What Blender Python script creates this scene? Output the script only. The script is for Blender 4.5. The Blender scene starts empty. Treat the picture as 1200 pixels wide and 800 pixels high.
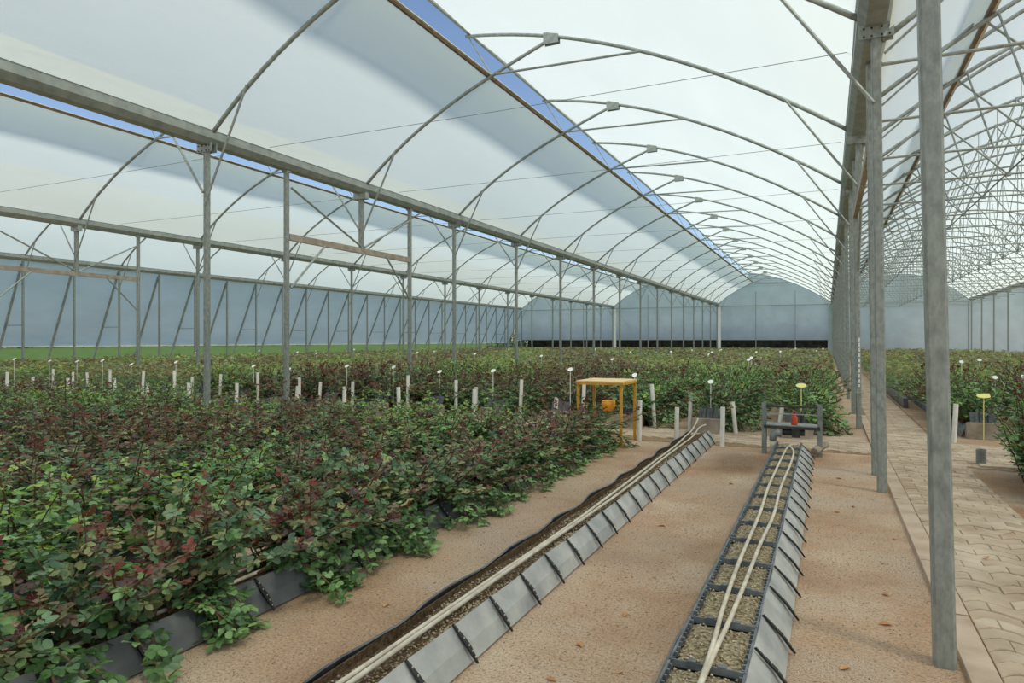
import bpy, math, random
import numpy as np
from mathutils import Vector, Matrix

# ------------------------------------------------------------------ camera, light
scene = bpy.context.scene
COL = scene.collection
F_PX, VP_U, HORIZON_V, CAM_H = 782.64, 969.43, 398.63, 1.53
YAW = math.atan((VP_U - 600) / F_PX)
cam_data = bpy.data.cameras.new('camera')
cam_data.sensor_width = 36.0
cam_data.lens = F_PX / 1200 * 36
cam_data.shift_y = (HORIZON_V - 400) / 1200
cam_data.clip_end = 600
cam = bpy.data.objects.new('camera', cam_data)
cam.location = (0, 0, CAM_H)
cam.rotation_euler = (math.pi / 2, 0, YAW)
COL.objects.link(cam)
scene.camera = cam

SUN_DIR = Vector((0.49, -0.22, 1.0)).normalized()
world = bpy.data.worlds.new('sky')
scene.world = world
world.use_nodes = True
wn = world.node_tree
wn.nodes.clear()
sky = wn.nodes.new('ShaderNodeTexSky')
sky.sky_type = 'NISHITA'
sky.sun_disc = False
sky.sun_elevation = math.asin(SUN_DIR.z)
sky.sun_rotation = math.atan2(SUN_DIR.x, SUN_DIR.y)
sky.air_density = 1.0
sky.dust_density = 0.6
sky.ozone_density = 1.5
bg = wn.nodes.new('ShaderNodeBackground')
bg.inputs['Strength'].default_value = 0.16
wo = wn.nodes.new('ShaderNodeOutputWorld')
wn.links.new(sky.outputs[0], bg.inputs['Color'])
wn.links.new(bg.outputs[0], wo.inputs['Surface'])

sun_data = bpy.data.lights.new('sun', 'SUN')
sun_data.energy = 4.5
sun_data.angle = math.radians(7.0)
sun_data.color = (1.0, 0.965, 0.90)
sun = bpy.data.objects.new('sun', sun_data)
sun.rotation_euler = SUN_DIR.to_track_quat('Z', 'Y').to_euler()
sun.location = (20, -10, 40)
COL.objects.link(sun)

vs = scene.view_settings
vs.view_transform = 'Standard'
vs.look = 'None'
vs.exposure = 0.0
vs.gamma = 1.0
vs.use_curve_mapping = False

rnd = random.Random(7)
npr = np.random.default_rng(7)

ORDS = 'first second third fourth fifth sixth seventh eighth ninth tenth eleventh twelfth thirteenth fourteenth fifteenth sixteenth seventeenth eighteenth nineteenth twentieth'.split()
def ORD(n):
    if n <= 20: return ORDS[n - 1]
    t = {2: 'twenty', 3: 'thirty', 4: 'forty'}[n // 10]
    return t[:-1] + 'ieth' if n % 10 == 0 else t + '-' + ORDS[n % 10 - 1]

# ------------------------------------------------------------------ main dimensions (metres)
S = 3.9707                       # spacing of the posts along the rows
Y1 = 3.714                       # first post of the right-hand line
def YP(k): return Y1 + (k - 1) * S
K_END = 16
Y_END = YP(K_END)
Y_BACK = YP(-3)
XR, XM, XL, XW, XE, XF = 0.44, -9.10, -18.93, -28.75, 10.3, 20.1
ZB = 4.66                        # underside of gutters
ROW0, PITCH = -0.43, 1.33        # first trough row and pitch of the rows
def ROWX(k): return ROW0 - k * PITCH
RROW0 = 2.15                     # first row right of the path

# ------------------------------------------------------------------ materials
def new_mat(name):
    m = bpy.data.materials.new(name); m.use_nodes = True
    nt = m.node_tree
    for n in list(nt.nodes):
        if n.type != 'OUTPUT_MATERIAL': nt.nodes.remove(n)
    out = [n for n in nt.nodes if n.type == 'OUTPUT_MATERIAL'][0]
    return m, nt, out

def srgb(r, g, b):
    f = lambda c: ((c / 255 + 0.055) / 1.055) ** 2.4 if c > 10.3 else c / 255 / 12.92
    return (f(r), f(g), f(b), 1)

def noise(nt, scale, detail=4, rough=0.55, coord='Object', stretch=None):
    tc = nt.nodes.new('ShaderNodeTexCoord')
    n = nt.nodes.new('ShaderNodeTexNoise')
    n.inputs['Scale'].default_value = scale
    n.inputs['Detail'].default_value = detail
    n.inputs['Roughness'].default_value = rough
    src = tc.outputs[coord]
    if stretch:
        mp = nt.nodes.new('ShaderNodeMapping'); mp.inputs['Scale'].default_value = stretch
        nt.links.new(src, mp.inputs['Vector']); src = mp.outputs[0]
    nt.links.new(src, n.inputs['Vector'])
    return n

def ramp(nt, src, stops):
    r = nt.nodes.new('ShaderNodeValToRGB')
    e = r.color_ramp.elements
    e[0].position, e[0].color = stops[0]
    e[1].position, e[1].color = stops[-1]
    for p, c in stops[1:-1]:
        x = e.new(p); x.color = c
    nt.links.new(src, r.inputs['Fac'])
    return r

def bump(nt, src, strength, dist):
    b = nt.nodes.new('ShaderNodeBump')
    b.inputs['Strength'].default_value = strength
    b.inputs['Distance'].default_value = dist
    nt.links.new(src, b.inputs['Height'])
    return b

def mat_noise(name, c1, c2, scale=8, rough=0.7, metal=0.0, bmp=0.0, bdist=0.01, bscale=None, stretch=None, spec=0.5, lo=0.3, hi=0.7):
    m, nt, out = new_mat(name)
    p = nt.nodes.new('ShaderNodeBsdfPrincipled')
    n = noise(nt, scale, stretch=stretch)
    r = ramp(nt, n.outputs['Fac'], [(lo, c1), (hi, c2)])
    nt.links.new(r.outputs[0], p.inputs['Base Color'])
    p.inputs['Roughness'].default_value = rough
    p.inputs['Metallic'].default_value = metal
    p.inputs['Specular IOR Level'].default_value = spec
    if bmp:
        n2 = noise(nt, bscale or scale * 3)
        nt.links.new(bump(nt, n2.outputs['Fac'], bmp, bdist).outputs[0], p.inputs['Normal'])
    nt.links.new(p.outputs[0], out.inputs['Surface'])
    return m

def mat_film(name, color, trans=0.62, vary=0.06, scale=0.6, clear=0.18, wrinkle=0.18):
    m, nt, out = new_mat(name)
    n = noise(nt, scale, 3, stretch=(1, 0.35, 1))
    c2 = tuple(min(1, x * (1 - vary)) for x in color[:3]) + (1,)
    r = ramp(nt, n.outputs['Fac'], [(0.3, c2), (0.7, color)])
    d = nt.nodes.new('ShaderNodeBsdfDiffuse'); t = nt.nodes.new('ShaderNodeBsdfTranslucent')
    nt.links.new(r.outputs[0], d.inputs[0]); nt.links.new(r.outputs[0], t.inputs[0])
    n2 = noise(nt, 5, 4, stretch=(1, 0.3, 1))
    b = bump(nt, n2.outputs['Fac'], wrinkle, 0.03)
    nt.links.new(b.outputs[0], d.inputs['Normal']); nt.links.new(b.outputs[0], t.inputs['Normal'])
    mx = nt.nodes.new('ShaderNodeMixShader'); mx.inputs[0].default_value = trans
    nt.links.new(d.outputs[0], mx.inputs[1]); nt.links.new(t.outputs[0], mx.inputs[2])
    gl = nt.nodes.new('ShaderNodeBsdfGlossy'); gl.inputs['Roughness'].default_value = 0.35
    mx2 = nt.nodes.new('ShaderNodeMixShader'); mx2.inputs[0].default_value = 0.03
    nt.links.new(mx.outputs[0], mx2.inputs[1]); nt.links.new(gl.outputs[0], mx2.inputs[2])
    tp = nt.nodes.new('ShaderNodeBsdfTransparent'); tp.inputs[0].default_value = (0.95, 0.95, 0.78, 1)
    mx3 = nt.nodes.new('ShaderNodeMixShader'); mx3.inputs[0].default_value = clear
    nt.links.new(mx2.outputs[0], mx3.inputs[1]); nt.links.new(tp.outputs[0], mx3.inputs[2])
    nt.links.new(mx3.outputs[0], out.inputs['Surface'])
    return m

def mat_soil():
    m, nt, out = new_mat('soil')
    p = nt.nodes.new('ShaderNodeBsdfPrincipled')
    big = noise(nt, 0.9, 5, 0.6)
    r1 = ramp(nt, big.outputs['Fac'], [(0.30, srgb(168, 134, 107)), (0.5, srgb(192, 162, 136)), (0.70, srgb(210, 190, 169))])
    fine = noise(nt, 62, 4, 0.8)
    r2 = ramp(nt, fine.outputs['Fac'], [(0.36, (0.34, 0.31, 0.28, 1)), (0.45, (0.96, 0.96, 0.96, 1)), (0.66, (1.35, 1.32, 1.28, 1))])
    mul = nt.nodes.new('ShaderNodeMixRGB'); mul.blend_type = 'MULTIPLY'; mul.inputs[0].default_value = 0.85
    nt.links.new(r1.outputs[0], mul.inputs[1]); nt.links.new(r2.outputs[0], mul.inputs[2])
    # grey grit drifts
    drift = noise(nt, 0.55, 4, 0.65)
    rd = ramp(nt, drift.outputs['Fac'], [(0.47, (0, 0, 0, 1)), (0.62, (1, 1, 1, 1))])
    grit = noise(nt, 120, 2, 0.6)
    rg = ramp(nt, grit.outputs['Fac'], [(0.35, srgb(104, 88, 78)), (0.47, srgb(188, 166, 146)), (0.66, srgb(228, 212, 194))])
    mx = nt.nodes.new('ShaderNodeMixRGB')
    sc = nt.nodes.new('ShaderNodeMath'); sc.operation = 'MULTIPLY'; sc.inputs[1].default_value = 0.75
    nt.links.new(rd.outputs[0], sc.inputs[0]); nt.links.new(sc.outputs[0], mx.inputs[0])
    nt.links.new(mul.outputs[0], mx.inputs[1]); nt.links.new(rg.outputs[0], mx.inputs[2])
    tcp = nt.nodes.new('ShaderNodeTexCoord'); mpp = nt.nodes.new('ShaderNodeMapping'); mpp.inputs['Location'].default_value = (1.05 * 1.9, -8.75 * 0.95, 0); mpp.inputs['Scale'].default_value = (1.9, 0.95, 1)
    nt.links.new(tcp.outputs['Object'], mpp.inputs['Vector'])
    wob = noise(nt, 2.2, 4, 0.6); vadd = nt.nodes.new('ShaderNodeMixRGB'); vadd.blend_type = 'ADD'; vadd.inputs[0].default_value = 0.7
    nt.links.new(mpp.outputs[0], vadd.inputs[1]); nt.links.new(wob.outputs['Color'], vadd.inputs[2])
    ln = nt.nodes.new('ShaderNodeVectorMath'); ln.operation = 'DISTANCE'; ln.inputs[1].default_value = (0.35, 0.35, 0.35)
    nt.links.new(vadd.outputs[0], ln.inputs[0])
    rp_ = ramp(nt, ln.outputs['Value'], [(0.35, (0.60, 0.56, 0.52, 1)), (1.0, (1, 1, 1, 1))])
    damp = nt.nodes.new('ShaderNodeMixRGB'); damp.blend_type = 'MULTIPLY'; damp.inputs[0].default_value = 1.0
    nt.links.new(mx.outputs[0], damp.inputs[1]); nt.links.new(rp_.outputs[0], damp.inputs[2])
    nt.links.new(damp.outputs[0], p.inputs['Base Color'])
    p.inputs['Roughness'].default_value = 0.95
    p.inputs['Specular IOR Level'].default_value = 0.1
    add = nt.nodes.new('ShaderNodeMath'); add.operation = 'ADD'
    nt.links.new(fine.outputs['Fac'], add.inputs[0]); nt.links.new(grit.outputs['Fac'], add.inputs[1])
    nt.links.new(bump(nt, add.outputs[0], 0.7, 0.014).outputs[0], p.inputs['Normal'])
    nt.links.new(p.outputs[0], out.inputs['Surface'])
    return m

def mat_leaf():
    m, nt, out = new_mat('rose_leaf')
    a = nt.nodes.new('ShaderNodeAttribute'); a.attribute_name = 'Col'
    p = nt.nodes.new('ShaderNodeBsdfPrincipled')
    p.inputs['Roughness'].default_value = 0.42
    p.inputs['Specular IOR Level'].default_value = 0.5
    nt.links.new(a.outputs['Color'], p.inputs['Base Color'])
    t = nt.nodes.new('ShaderNodeBsdfTranslucent')
    hs = nt.nodes.new('ShaderNodeHueSaturation'); hs.inputs['Value'].default_value = 1.25; hs.inputs['Saturation'].default_value = 1.1
    nt.links.new(a.outputs['Color'], hs.inputs['Color']); nt.links.new(hs.outputs[0], t.inputs[0])
    mx = nt.nodes.new('ShaderNodeMixShader'); mx.inputs[0].default_value = 0.28
    nt.links.new(p.outputs[0], mx.inputs[1]); nt.links.new(t.outputs[0], mx.inputs[2])
    nt.links.new(mx.outputs[0], out.inputs['Surface'])
    return m

M = {}
M['soil'] = mat_soil()
M['film'] = mat_film('roof_film', (0.865, 0.915, 0.83, 1))
M['wall_film'] = mat_film('wall_film', (0.78, 0.85, 0.84, 1), 0.68, 0.16, 0.8, 0.04, 0.5)
M['steel'] = mat_noise('galvanised_steel', srgb(146, 152, 149), srgb(182, 187, 182), 14, 0.5, 0.35, 0.15, 0.003, 60)
M['post'] = mat_noise('weathered_galvanised_post', srgb(132, 136, 131), srgb(166, 170, 164), 16, 0.55, 0.3, 0.1, 0.003, 50, (2, 2, 0.9))
M['gutter'] = mat_noise('gutter_steel', srgb(146, 152, 148), srgb(180, 184, 178), 6, 0.5, 0.3)
M['lintel'] = mat_noise('rust_stained_steel', srgb(150, 130, 112), srgb(186, 176, 164), 5, 0.65, 0.15)
M['rail'] = mat_noise('brown_rail', srgb(112, 92, 70), srgb(150, 128, 100), 5, 0.7)
M['white_strip'] = mat_noise('white_strip', srgb(235, 235, 228), srgb(248, 248, 244), 5, 0.6)
M['wire'] = mat_noise('support_wire', srgb(120, 128, 125), srgb(150, 158, 155), 5, 0.5, 0.3)
M['paver'] = mat_noise('concrete_paver', srgb(166, 144, 122), srgb(208, 190, 170), 2.6, 0.92, 0, 0.4, 0.006, 70, spec=0.2)
M['paver2'] = mat_noise('concrete_paver_rosy', srgb(162, 138, 116), srgb(202, 182, 160), 3.1, 0.92, 0, 0.4, 0.006, 70, spec=0.2)
M['joint'] = mat_noise('sand_joint', srgb(134, 110, 86), srgb(168, 144, 116), 30, 0.95, 0, 0.5, 0.01, 90, spec=0.1)
M['kerb'] = mat_noise('kerb_concrete', srgb(172, 148, 128), srgb(208, 188, 168), 3, 0.92, 0, 0.4, 0.006, 60, spec=0.2)
M['concrete'] = mat_noise('grey_concrete', srgb(140, 126, 112), srgb(178, 166, 150), 6, 0.92, 0, 0.4, 0.006, 50, spec=0.2)
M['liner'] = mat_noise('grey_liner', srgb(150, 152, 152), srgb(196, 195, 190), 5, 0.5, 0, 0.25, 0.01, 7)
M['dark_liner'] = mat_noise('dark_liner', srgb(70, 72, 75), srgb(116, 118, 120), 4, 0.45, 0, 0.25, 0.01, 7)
M['black'] = mat_noise('black_plastic', srgb(26, 26, 28), srgb(48, 48, 50), 10, 0.5)
M['rim'] = mat_noise('dusty_black_plastic', srgb(76, 82, 88), srgb(128, 132, 134), 16, 0.6)
M['substrate'] = mat_noise('substrate', srgb(106, 90, 68), srgb(196, 182, 152), 55, 0.95, 0, 1.0, 0.02, 90, spec=0.1, lo=0.36, hi=0.64)
M['chip'] = mat_noise('substrate_chip', srgb(138, 120, 92), srgb(214, 200, 172), 25, 0.9, spec=0.1)
M['dark_soil'] = mat_noise('dark_substrate', srgb(84, 66, 50), srgb(140, 118, 92), 50, 0.95, 0, 1.0, 0.02, 80, spec=0.1)
M['hose'] = mat_noise('beige_hose', srgb(188, 176, 156), srgb(226, 216, 198), 12, 0.6)
M['pvc'] = mat_noise('white_pvc', srgb(226, 222, 212), srgb(248, 246, 240), 5, 0.5)
M['yellow'] = mat_noise('ochre_paint', srgb(196, 140, 40), srgb(226, 172, 66), 9, 0.5)
M['top_board'] = mat_noise('pale_board', srgb(226, 190, 130), srgb(244, 214, 160), 6, 0.7)
M['grey_paint'] = mat_noise('grey_paint', srgb(112, 116, 114), srgb(146, 150, 148), 9, 0.6)
M['dark_metal'] = mat_noise('dark_metal', srgb(44, 44, 42), srgb(70, 68, 64), 9, 0.6)
M['red'] = mat_noise('red_plastic', srgb(196, 62, 34), srgb(222, 92, 54), 9, 0.5)
M['orange'] = mat_noise('orange_plastic', srgb(220, 140, 16), srgb(240, 168, 36), 9, 0.5)
M['tag'] = mat_noise('white_tag', srgb(236, 236, 228), srgb(250, 250, 246), 4, 0.5)
M['yellow_tag'] = mat_noise('pale_yellow_tag', srgb(238, 226, 130), srgb(250, 240, 160), 4, 0.5)
M['leaf'] = mat_leaf()
M['cane'] = mat_noise('rose_cane', srgb(74, 44, 34), srgb(112, 84, 54), 14, 0.7)
M['grass'] = mat_noise('lawn', srgb(62, 84, 36), srgb(88, 110, 52), 0.8, 0.9, 0, 0.6, 0.05, 6, spec=0.1)
M['backdrop'] = mat_noise('shade_black', srgb(20, 21, 18), srgb(52, 54, 44), 3, 0.9, spec=0.1)
M['petal'] = mat_noise('white_petal', srgb(240, 238, 226), srgb(252, 250, 244), 9, 0.6)
M['dry_leaf'] = mat_noise('dry_leaf', srgb(176, 116, 66), srgb(214, 166, 112), 14, 0.8)
M['stone'] = mat_noise('pebble', srgb(120, 98, 80), srgb(232, 216, 196), 40, 0.9, spec=0.2)

# ------------------------------------------------------------------ mesh helpers
class MB:
    """collects geometry; build() links it as one mesh object"""
    def __init__(self): self.v = []; self.f = []; self.c = None
    def add(self, vs_, fs_):
        o = len(self.v); self.v.extend([tuple(p) for p in vs_]); self.f.extend([tuple(i + o for i in q) for q in fs_]); return self
    def box(self, cx, cy, cz, sx, sy, sz, rot=None):
        h = [(-1, -1, -1), (1, -1, -1), (1, 1, -1), (-1, 1, -1), (-1, -1, 1), (1, -1, 1), (1, 1, 1), (-1, 1, 1)]
        P = [Vector((a * sx / 2, b * sy / 2, c * sz / 2)) for a, b, c in h]
        if rot is not None: P = [rot @ p for p in P]
        return self.add([(p.x + cx, p.y + cy, p.z + cz) for p in P],
                        [(0, 3, 2, 1), (4, 5, 6, 7), (0, 1, 5, 4), (1, 2, 6, 5), (2, 3, 7, 6), (3, 0, 4, 7)])
    def tube(self, pts, r, n=8, cap=True, radii=None, twist=0.0):
        pts = [Vector(p) for p in pts]
        rings = []; up = None
        for i, p in enumerate(pts):
            d = (pts[min(i + 1, len(pts) - 1)] - pts[max(i - 1, 0)]).normalized()
            if up is None:
                up = Vector((0, 0, 1)) if abs(d.z) < 0.9 else Vector((0, 1, 0))
            sx = d.cross(up).normalized(); up = sx.cross(d).normalized()
            rr = radii[i] if radii else r
            rings.append([p + (sx * math.cos(a) + up * math.sin(a)) * rr
                          for a in [twist + 2 * math.pi * j / n for j in range(n)]])
        V = [q for ring in rings for q in ring]
        Fc = []
        for i in range(len(rings) - 1):
            for j in range(n):
                a, b = i * n + j, i * n + (j + 1) % n
                Fc.append((a, b, b + n, a + n))
        if cap:
            Fc.append(tuple(range(n - 1, -1, -1))); k = (len(rings) - 1) * n
            Fc.append(tuple(range(k, k + n)))
        return self.add(V, Fc)
    def bar(self, a, b, w):            # square-section bar
        return self.tube([a, b], w * 0.7071, 4, True, None, math.pi / 4)
    def prism(self, poly, y0, y1):     # polygon in X,Z swept along Y
        n = len(poly)
        V = [(x, y0, z) for x, z in poly] + [(x, y1, z) for x, z in poly]
        Fc = [tuple(range(n)), tuple(range(2 * n - 1, n - 1, -1))]
        for i in range(n):
            j = (i + 1) % n; Fc.append((j, i, i + n, j + n))
        return self.add(V, Fc)
    def lathe(self, prof, n=12, cx=0, cy=0, cz=0):
        V = []; Fc = []
        for r, z in prof:
            V += [(cx + r * math.cos(2 * math.pi * j / n), cy + r * math.sin(2 * math.pi * j / n), cz + z) for j in range(n)]
        for i in range(len(prof) - 1):
            for j in range(n):
                a, b = i * n + j, i * n + (j + 1) % n
                Fc.append((a, b, b + n, a + n))
        Fc.append(tuple(range(n - 1, -1, -1))); k = (len(prof) - 1) * n
        Fc.append(tuple(range(k, k + n)))
        return self.add(V, Fc)
    def mesh(self, name, mat, smooth=False):
        me = bpy.data.meshes.new(name); me.from_pydata(self.v, [], self.f); me.update()
        me.materials.append(mat)
        if smooth: me.polygons.foreach_set('use_smooth', [True] * len(me.polygons))
        return me
    def build(self, name, mat, parent=None, smooth=False):
        return link(name, self.mesh(name, mat, smooth), parent)

def link(name, me, parent=None, loc=None):
    o = bpy.data.objects.new(name, me); COL.objects.link(o)
    if parent is not None: o.parent = parent
    if loc is not None: o.location = loc
    return o

def tag(o, label, cat, group=None):
    o['label'] = label; o['category'] = cat
    if group: o['group'] = group
    return o

def thing(name, label, cat, loc=(0, 0, 0), group=None, rz=0.0):
    o = bpy.data.objects.new(name, None); COL.objects.link(o)
    o.location = loc; o.rotation_euler = (0, 0, rz); o.empty_display_size = 0.1
    return tag(o, label, cat, group)

def struct(o): o['kind'] = 'structure'; return o

def copy_tree(root, loc, rz=None, scale=None, label=None, group=None):
    r = root.copy(); COL.objects.link(r); r.location = loc
    if rz is not None: r.rotation_euler = (0, 0, rz)
    if scale is not None: r.scale = scale
    if label: r['label'] = label
    if group: r['group'] = group
    for ch in root.children:
        c = ch.copy(); COL.objects.link(c); c.parent = r
        for g in ch.children:
            d = g.copy(); COL.objects.link(d); d.parent = c
    return r

def np_mesh(name, V, Fq, mat, col=None):
    """fast mesh from numpy; Fq faces of constant size"""
    me = bpy.data.meshes.new(name)
    nv, nf, k = len(V), len(Fq), Fq.shape[1]
    me.vertices.add(nv); me.vertices.foreach_set('co', np.ascontiguousarray(V, dtype=np.float32).ravel())
    me.loops.add(nf * k); me.loops.foreach_set('vertex_index', np.ascontiguousarray(Fq, dtype=np.int32).ravel())
    me.polygons.add(nf)
    me.polygons.foreach_set('loop_start', np.arange(0, nf * k, k, dtype=np.int32))
    me.update(calc_edges=True)
    if col is not None:
        a = me.color_attributes.new('Col', 'FLOAT_COLOR', 'POINT')
        cc = np.ones((nv, 4), dtype=np.float32); cc[:, :3] = col
        a.data.foreach_set('color', cc.ravel())
    me.materials.append(mat)
    return me

# ------------------------------------------------------------------ ground
def ground():
    mb = MB(); nx, ny = 70, 90
    xs = np.linspace(-31, 22, nx); ys = np.linspace(Y_BACK - 3, 68, ny)
    V = [(x, y, 0.0) for y in ys for x in xs]
    Fc = [(j * nx + i, j * nx + i + 1, (j + 1) * nx + i + 1, (j + 1) * nx + i) for j in range(ny - 1) for i in range(nx - 1)]
    mb.add(V, Fc); struct(mb.build('floor', M['soil']))
    mb = MB(); mb.add([(-400, -300, -0.06), (300, -300, -0.06), (300, 400, -0.06), (-400, 400, -0.06)], [(0, 1, 2, 3)])
    o = struct(mb.build('lawn_ground', M['grass']))
ground()

# ------------------------------------------------------------------ roof profile of the vented bays
WREF = 9.54
LX = np.array([0.05, 0.15, 0.88, 1.66, 2.27, 3.10, 3.78, 4.43]); LZ = np.array([4.80, 4.90, 5.49, 5.97, 6.32, 6.68, 6.95, 7.20])
RX = np.array([2.60, 3.60, 4.43, 5.32, 6.13, 6.85, 7.96, 8.48, 9.45]); RZ = np.array([7.57, 7.45, 7.24, 6.94, 6.62, 6.31, 5.74, 5.43, 4.76])
PL = np.polyfit(LX, LZ, 3); PR_ = np.polyfit(RX, RZ, 3)
def zl(t): return float(np.polyval(PL, t))
def zr(t): return float(np.polyval(PR_, t))

# bay to the right of the path: tied arches
BX0, BX1 = XR, XE
BLX = np.array([0.06, 0.39, 0.85, 1.28, 1.51, 1.86]); BLZ = np.array([4.55, 4.80, 5.08, 5.38, 5.50, 5.68])
PBL = np.polyfit(BLX, BLZ, 2)
def zbl(t): return float(np.polyval(PBL, t))
def zbr(t):                        # t from XR
    c, hw = (BX1 - BX0) / 2, (BX1 - BX0) / 2
    u = (t - c) / hw
    return 4.62 + 2.35 * (1 - abs(u) ** 2.05)

def film_sheet(name, prof, ys, mat, sag=0.035):
    """prof: list of (x, z, nx, nz); the film bellies a little between the frames"""
    n = len(prof); V = []; Fc = []
    rows = 0
    for y, s_ in ys:
        for x, z, nx, nz in prof:
            V.append((x + nx * sag * s_, y, z + nz * sag * s_))
        rows += 1
    for j in range(rows - 1):
        for i in range(n - 1):
            Fc.append((j * n + i, j * n + i + 1, (j + 1) * n + i + 1, (j + 1) * n + i))
    return struct(MB().add(V, Fc).build(name, mat, None, True))

def with_normals(pts):
    out = []
    for i, (x, z) in enumerate(pts):
        a = pts[max(i - 1, 0)]; b = pts[min(i + 1, len(pts) - 1)]
        dx, dz = b[0] - a[0], b[1] - a[1]; l = math.hypot(dx, dz)
        out.append((x, z, -dz / l, dx / l))
    return out

YS = []
for k in range(-3, K_END):
    for q, s_ in ((0, 0), (0.25, 0.75), (0.5, 1), (0.75, 0.75)):
        YS.append((YP(k) + q * S, s_))
YS.append((Y_END, 0))

for x0, x1 in ((XW, XL), (XL, XM), (XM, XR)):
    k = (x1 - x0) / WREF
    lp = [(x0 + k * t, zl(t) + 0.045) for t in np.linspace(0.10, 3.08, 12)]
    rp = [(x0 + k * t, zr(t) + 0.045) for t in np.linspace(2.68, 9.42, 22)]
    film_sheet('ceiling', with_normals(lp), YS, M['film'])
    film_sheet('ceiling', with_normals(rp), YS, M['film'])
lp = [(XR + t, zbl(t) + 0.04) for t in np.linspace(0.12, 1.30, 6)]
rp = [(XR + t, zbr(t) + 0.05) for t in np.linspace(1.22, BX1 - BX0 - 0.1, 26)]
film_sheet('ceiling', with_normals(lp), YS, M['film'])
film_sheet('ceiling', with_normals(rp), YS, M['film'])
rp = [(XE + t, zbr(t) + 0.05) for t in np.linspace(0.1, BX1 - BX0 - 0.05, 26)]
film_sheet('ceiling', with_normals(rp), YS, M['film'])

# ------------------------------------------------------------------ arches of the three vented bays
def arch_parts(x0, x1):
    """meshes of one arch of a vented bay, y = 0"""
    k = (x1 - x0) / WREF; X = lambda t: x0 + k * t
    d = {}
    d['left_rib'] = MB().tube([(X(t), 0, zl(t)) for t in np.linspace(0.10, 4.40, 16)], 0.034, 8).mesh('left_rib', M['steel'], True)
    d['right_rib'] = MB().tube([(X(t), 0, zr(t)) for t in np.linspace(2.58, 9.40, 26)], 0.034, 8).mesh('right_rib', M['steel'], True)
    d['hub_plate'] = MB().box(X(4.42), -0.045, zl(4.42), 0.30, 0.02, 0.22).box(X(4.42), 0.045, zl(4.42), 0.30, 0.02, 0.22).mesh('hub_plate', M['steel'])
    d['tie_bar'] = MB().tube([(X(3.28), -0.05, zl(3.22) - 0.03), (X(6.13), -0.05, zr(6.13) - 0.02)], 0.022, 6).mesh('tie_bar', M['steel'])
    d['vent_strut'] = MB().tube([(X(2.62), 0.03, zr(2.62)), (X(3.16), 0.03, zl(3.16))], 0.014, 6).mesh('vent_strut', M['steel'])
    d['left_brace'] = MB().tube([(x0 + 0.02, -0.06, 3.72), (X(0.92), -0.04, zl(0.92))], 0.020, 6).mesh('left_brace', M['steel'])
    d['right_brace'] = MB().tube([(X(8.48), -0.04, zr(8.48)), (x1 - 0.02, -0.06, 3.92)], 0.020, 6).mesh('right_brace', M['steel'])
    return d

for x0, x1, lab, grp in (
        (XM, XR, 'over the bay with the empty troughs', 'arches over the bay with the empty troughs'),
        (XL, XM, 'over the bay beyond the near post line', 'arches over the next bay'),
        (XW, XL, 'over the bay along the slanting wall', 'arches over the bay along the side wall')):
    parts = arch_parts(x0, x1)
    for k in range(0 if x0 != XM else 1, K_END + 1):
        t = thing('roof_arch', ORD(K_END + 1 - k) + ' curved steel arch from the end wall ' + lab, 'roof arch', (0, YP(k), 0), grp)
        for n, me in parts.items():
            link(n, me, t)

# thin straight wires stretched across the bays at gutter height
for x0, x1, lab in ((XM, XR, 'across the bay with the empty troughs'), (XL, XM, 'across the bay beyond the square posts')):
    me = MB().tube([(x0 + 0.15, 0, 4.95), ((x0 + x1) / 2, 0, 4.93), (x1 - 0.15, 0, 4.95)], 0.0045, 4).mesh('tension_wire', M['wire'])
    for i in range(0, 10):
        tag(link('tension_wire', me, None, (0, YP(K_END - 5 - i) + S * 0.3, 0)), ORD(i + 6) + ' thin tension wire from the end wall ' + lab, 'wire', 'wires ' + lab)

# rails on both lips of the roof vents
def rail_y(name, x, z, w, hgt, mat, label, y0=Y_BACK, y1=Y_END, strip=None):
    t = thing(name, label, 'rail', (x, y0, z))
    MB().box(0, (y1 - y0) / 2, 0, w, y1 - y0, hgt).build('rail_bar', mat, t)
    if strip:
        MB().box(strip[0], (y1 - y0) / 2, strip[1], 0.05, y1 - y0, 0.012).build('film_strip', M['white_strip'], t)
for x0, x1, lab in ((XM, XR, 'over the empty troughs'), (XL, XM, 'beyond the square posts'), (XW, XL, 'along the side wall bay')):
    k = (x1 - x0) / WREF
    rail_y('vent_rail', x0 + k * 3.07, zl(3.07) + 0.055, 0.05, 0.05, M['rail'], 'brown lower vent rail with white film strip ' + lab, strip=(0.045, 0.02))
    rail_y('vent_rail', x0 + k * 2.66, zr(2.66) + 0.06, 0.06, 0.06, M['gutter'], 'grey upper vent rail at arch tips ' + lab)
rail_y('vent_rail', XR + 1.30, zbl(1.30) + 0.05, 0.045, 0.06, M['rail'], 'brown vent rail above the paved path', strip=(0.05, 0.02))

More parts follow.
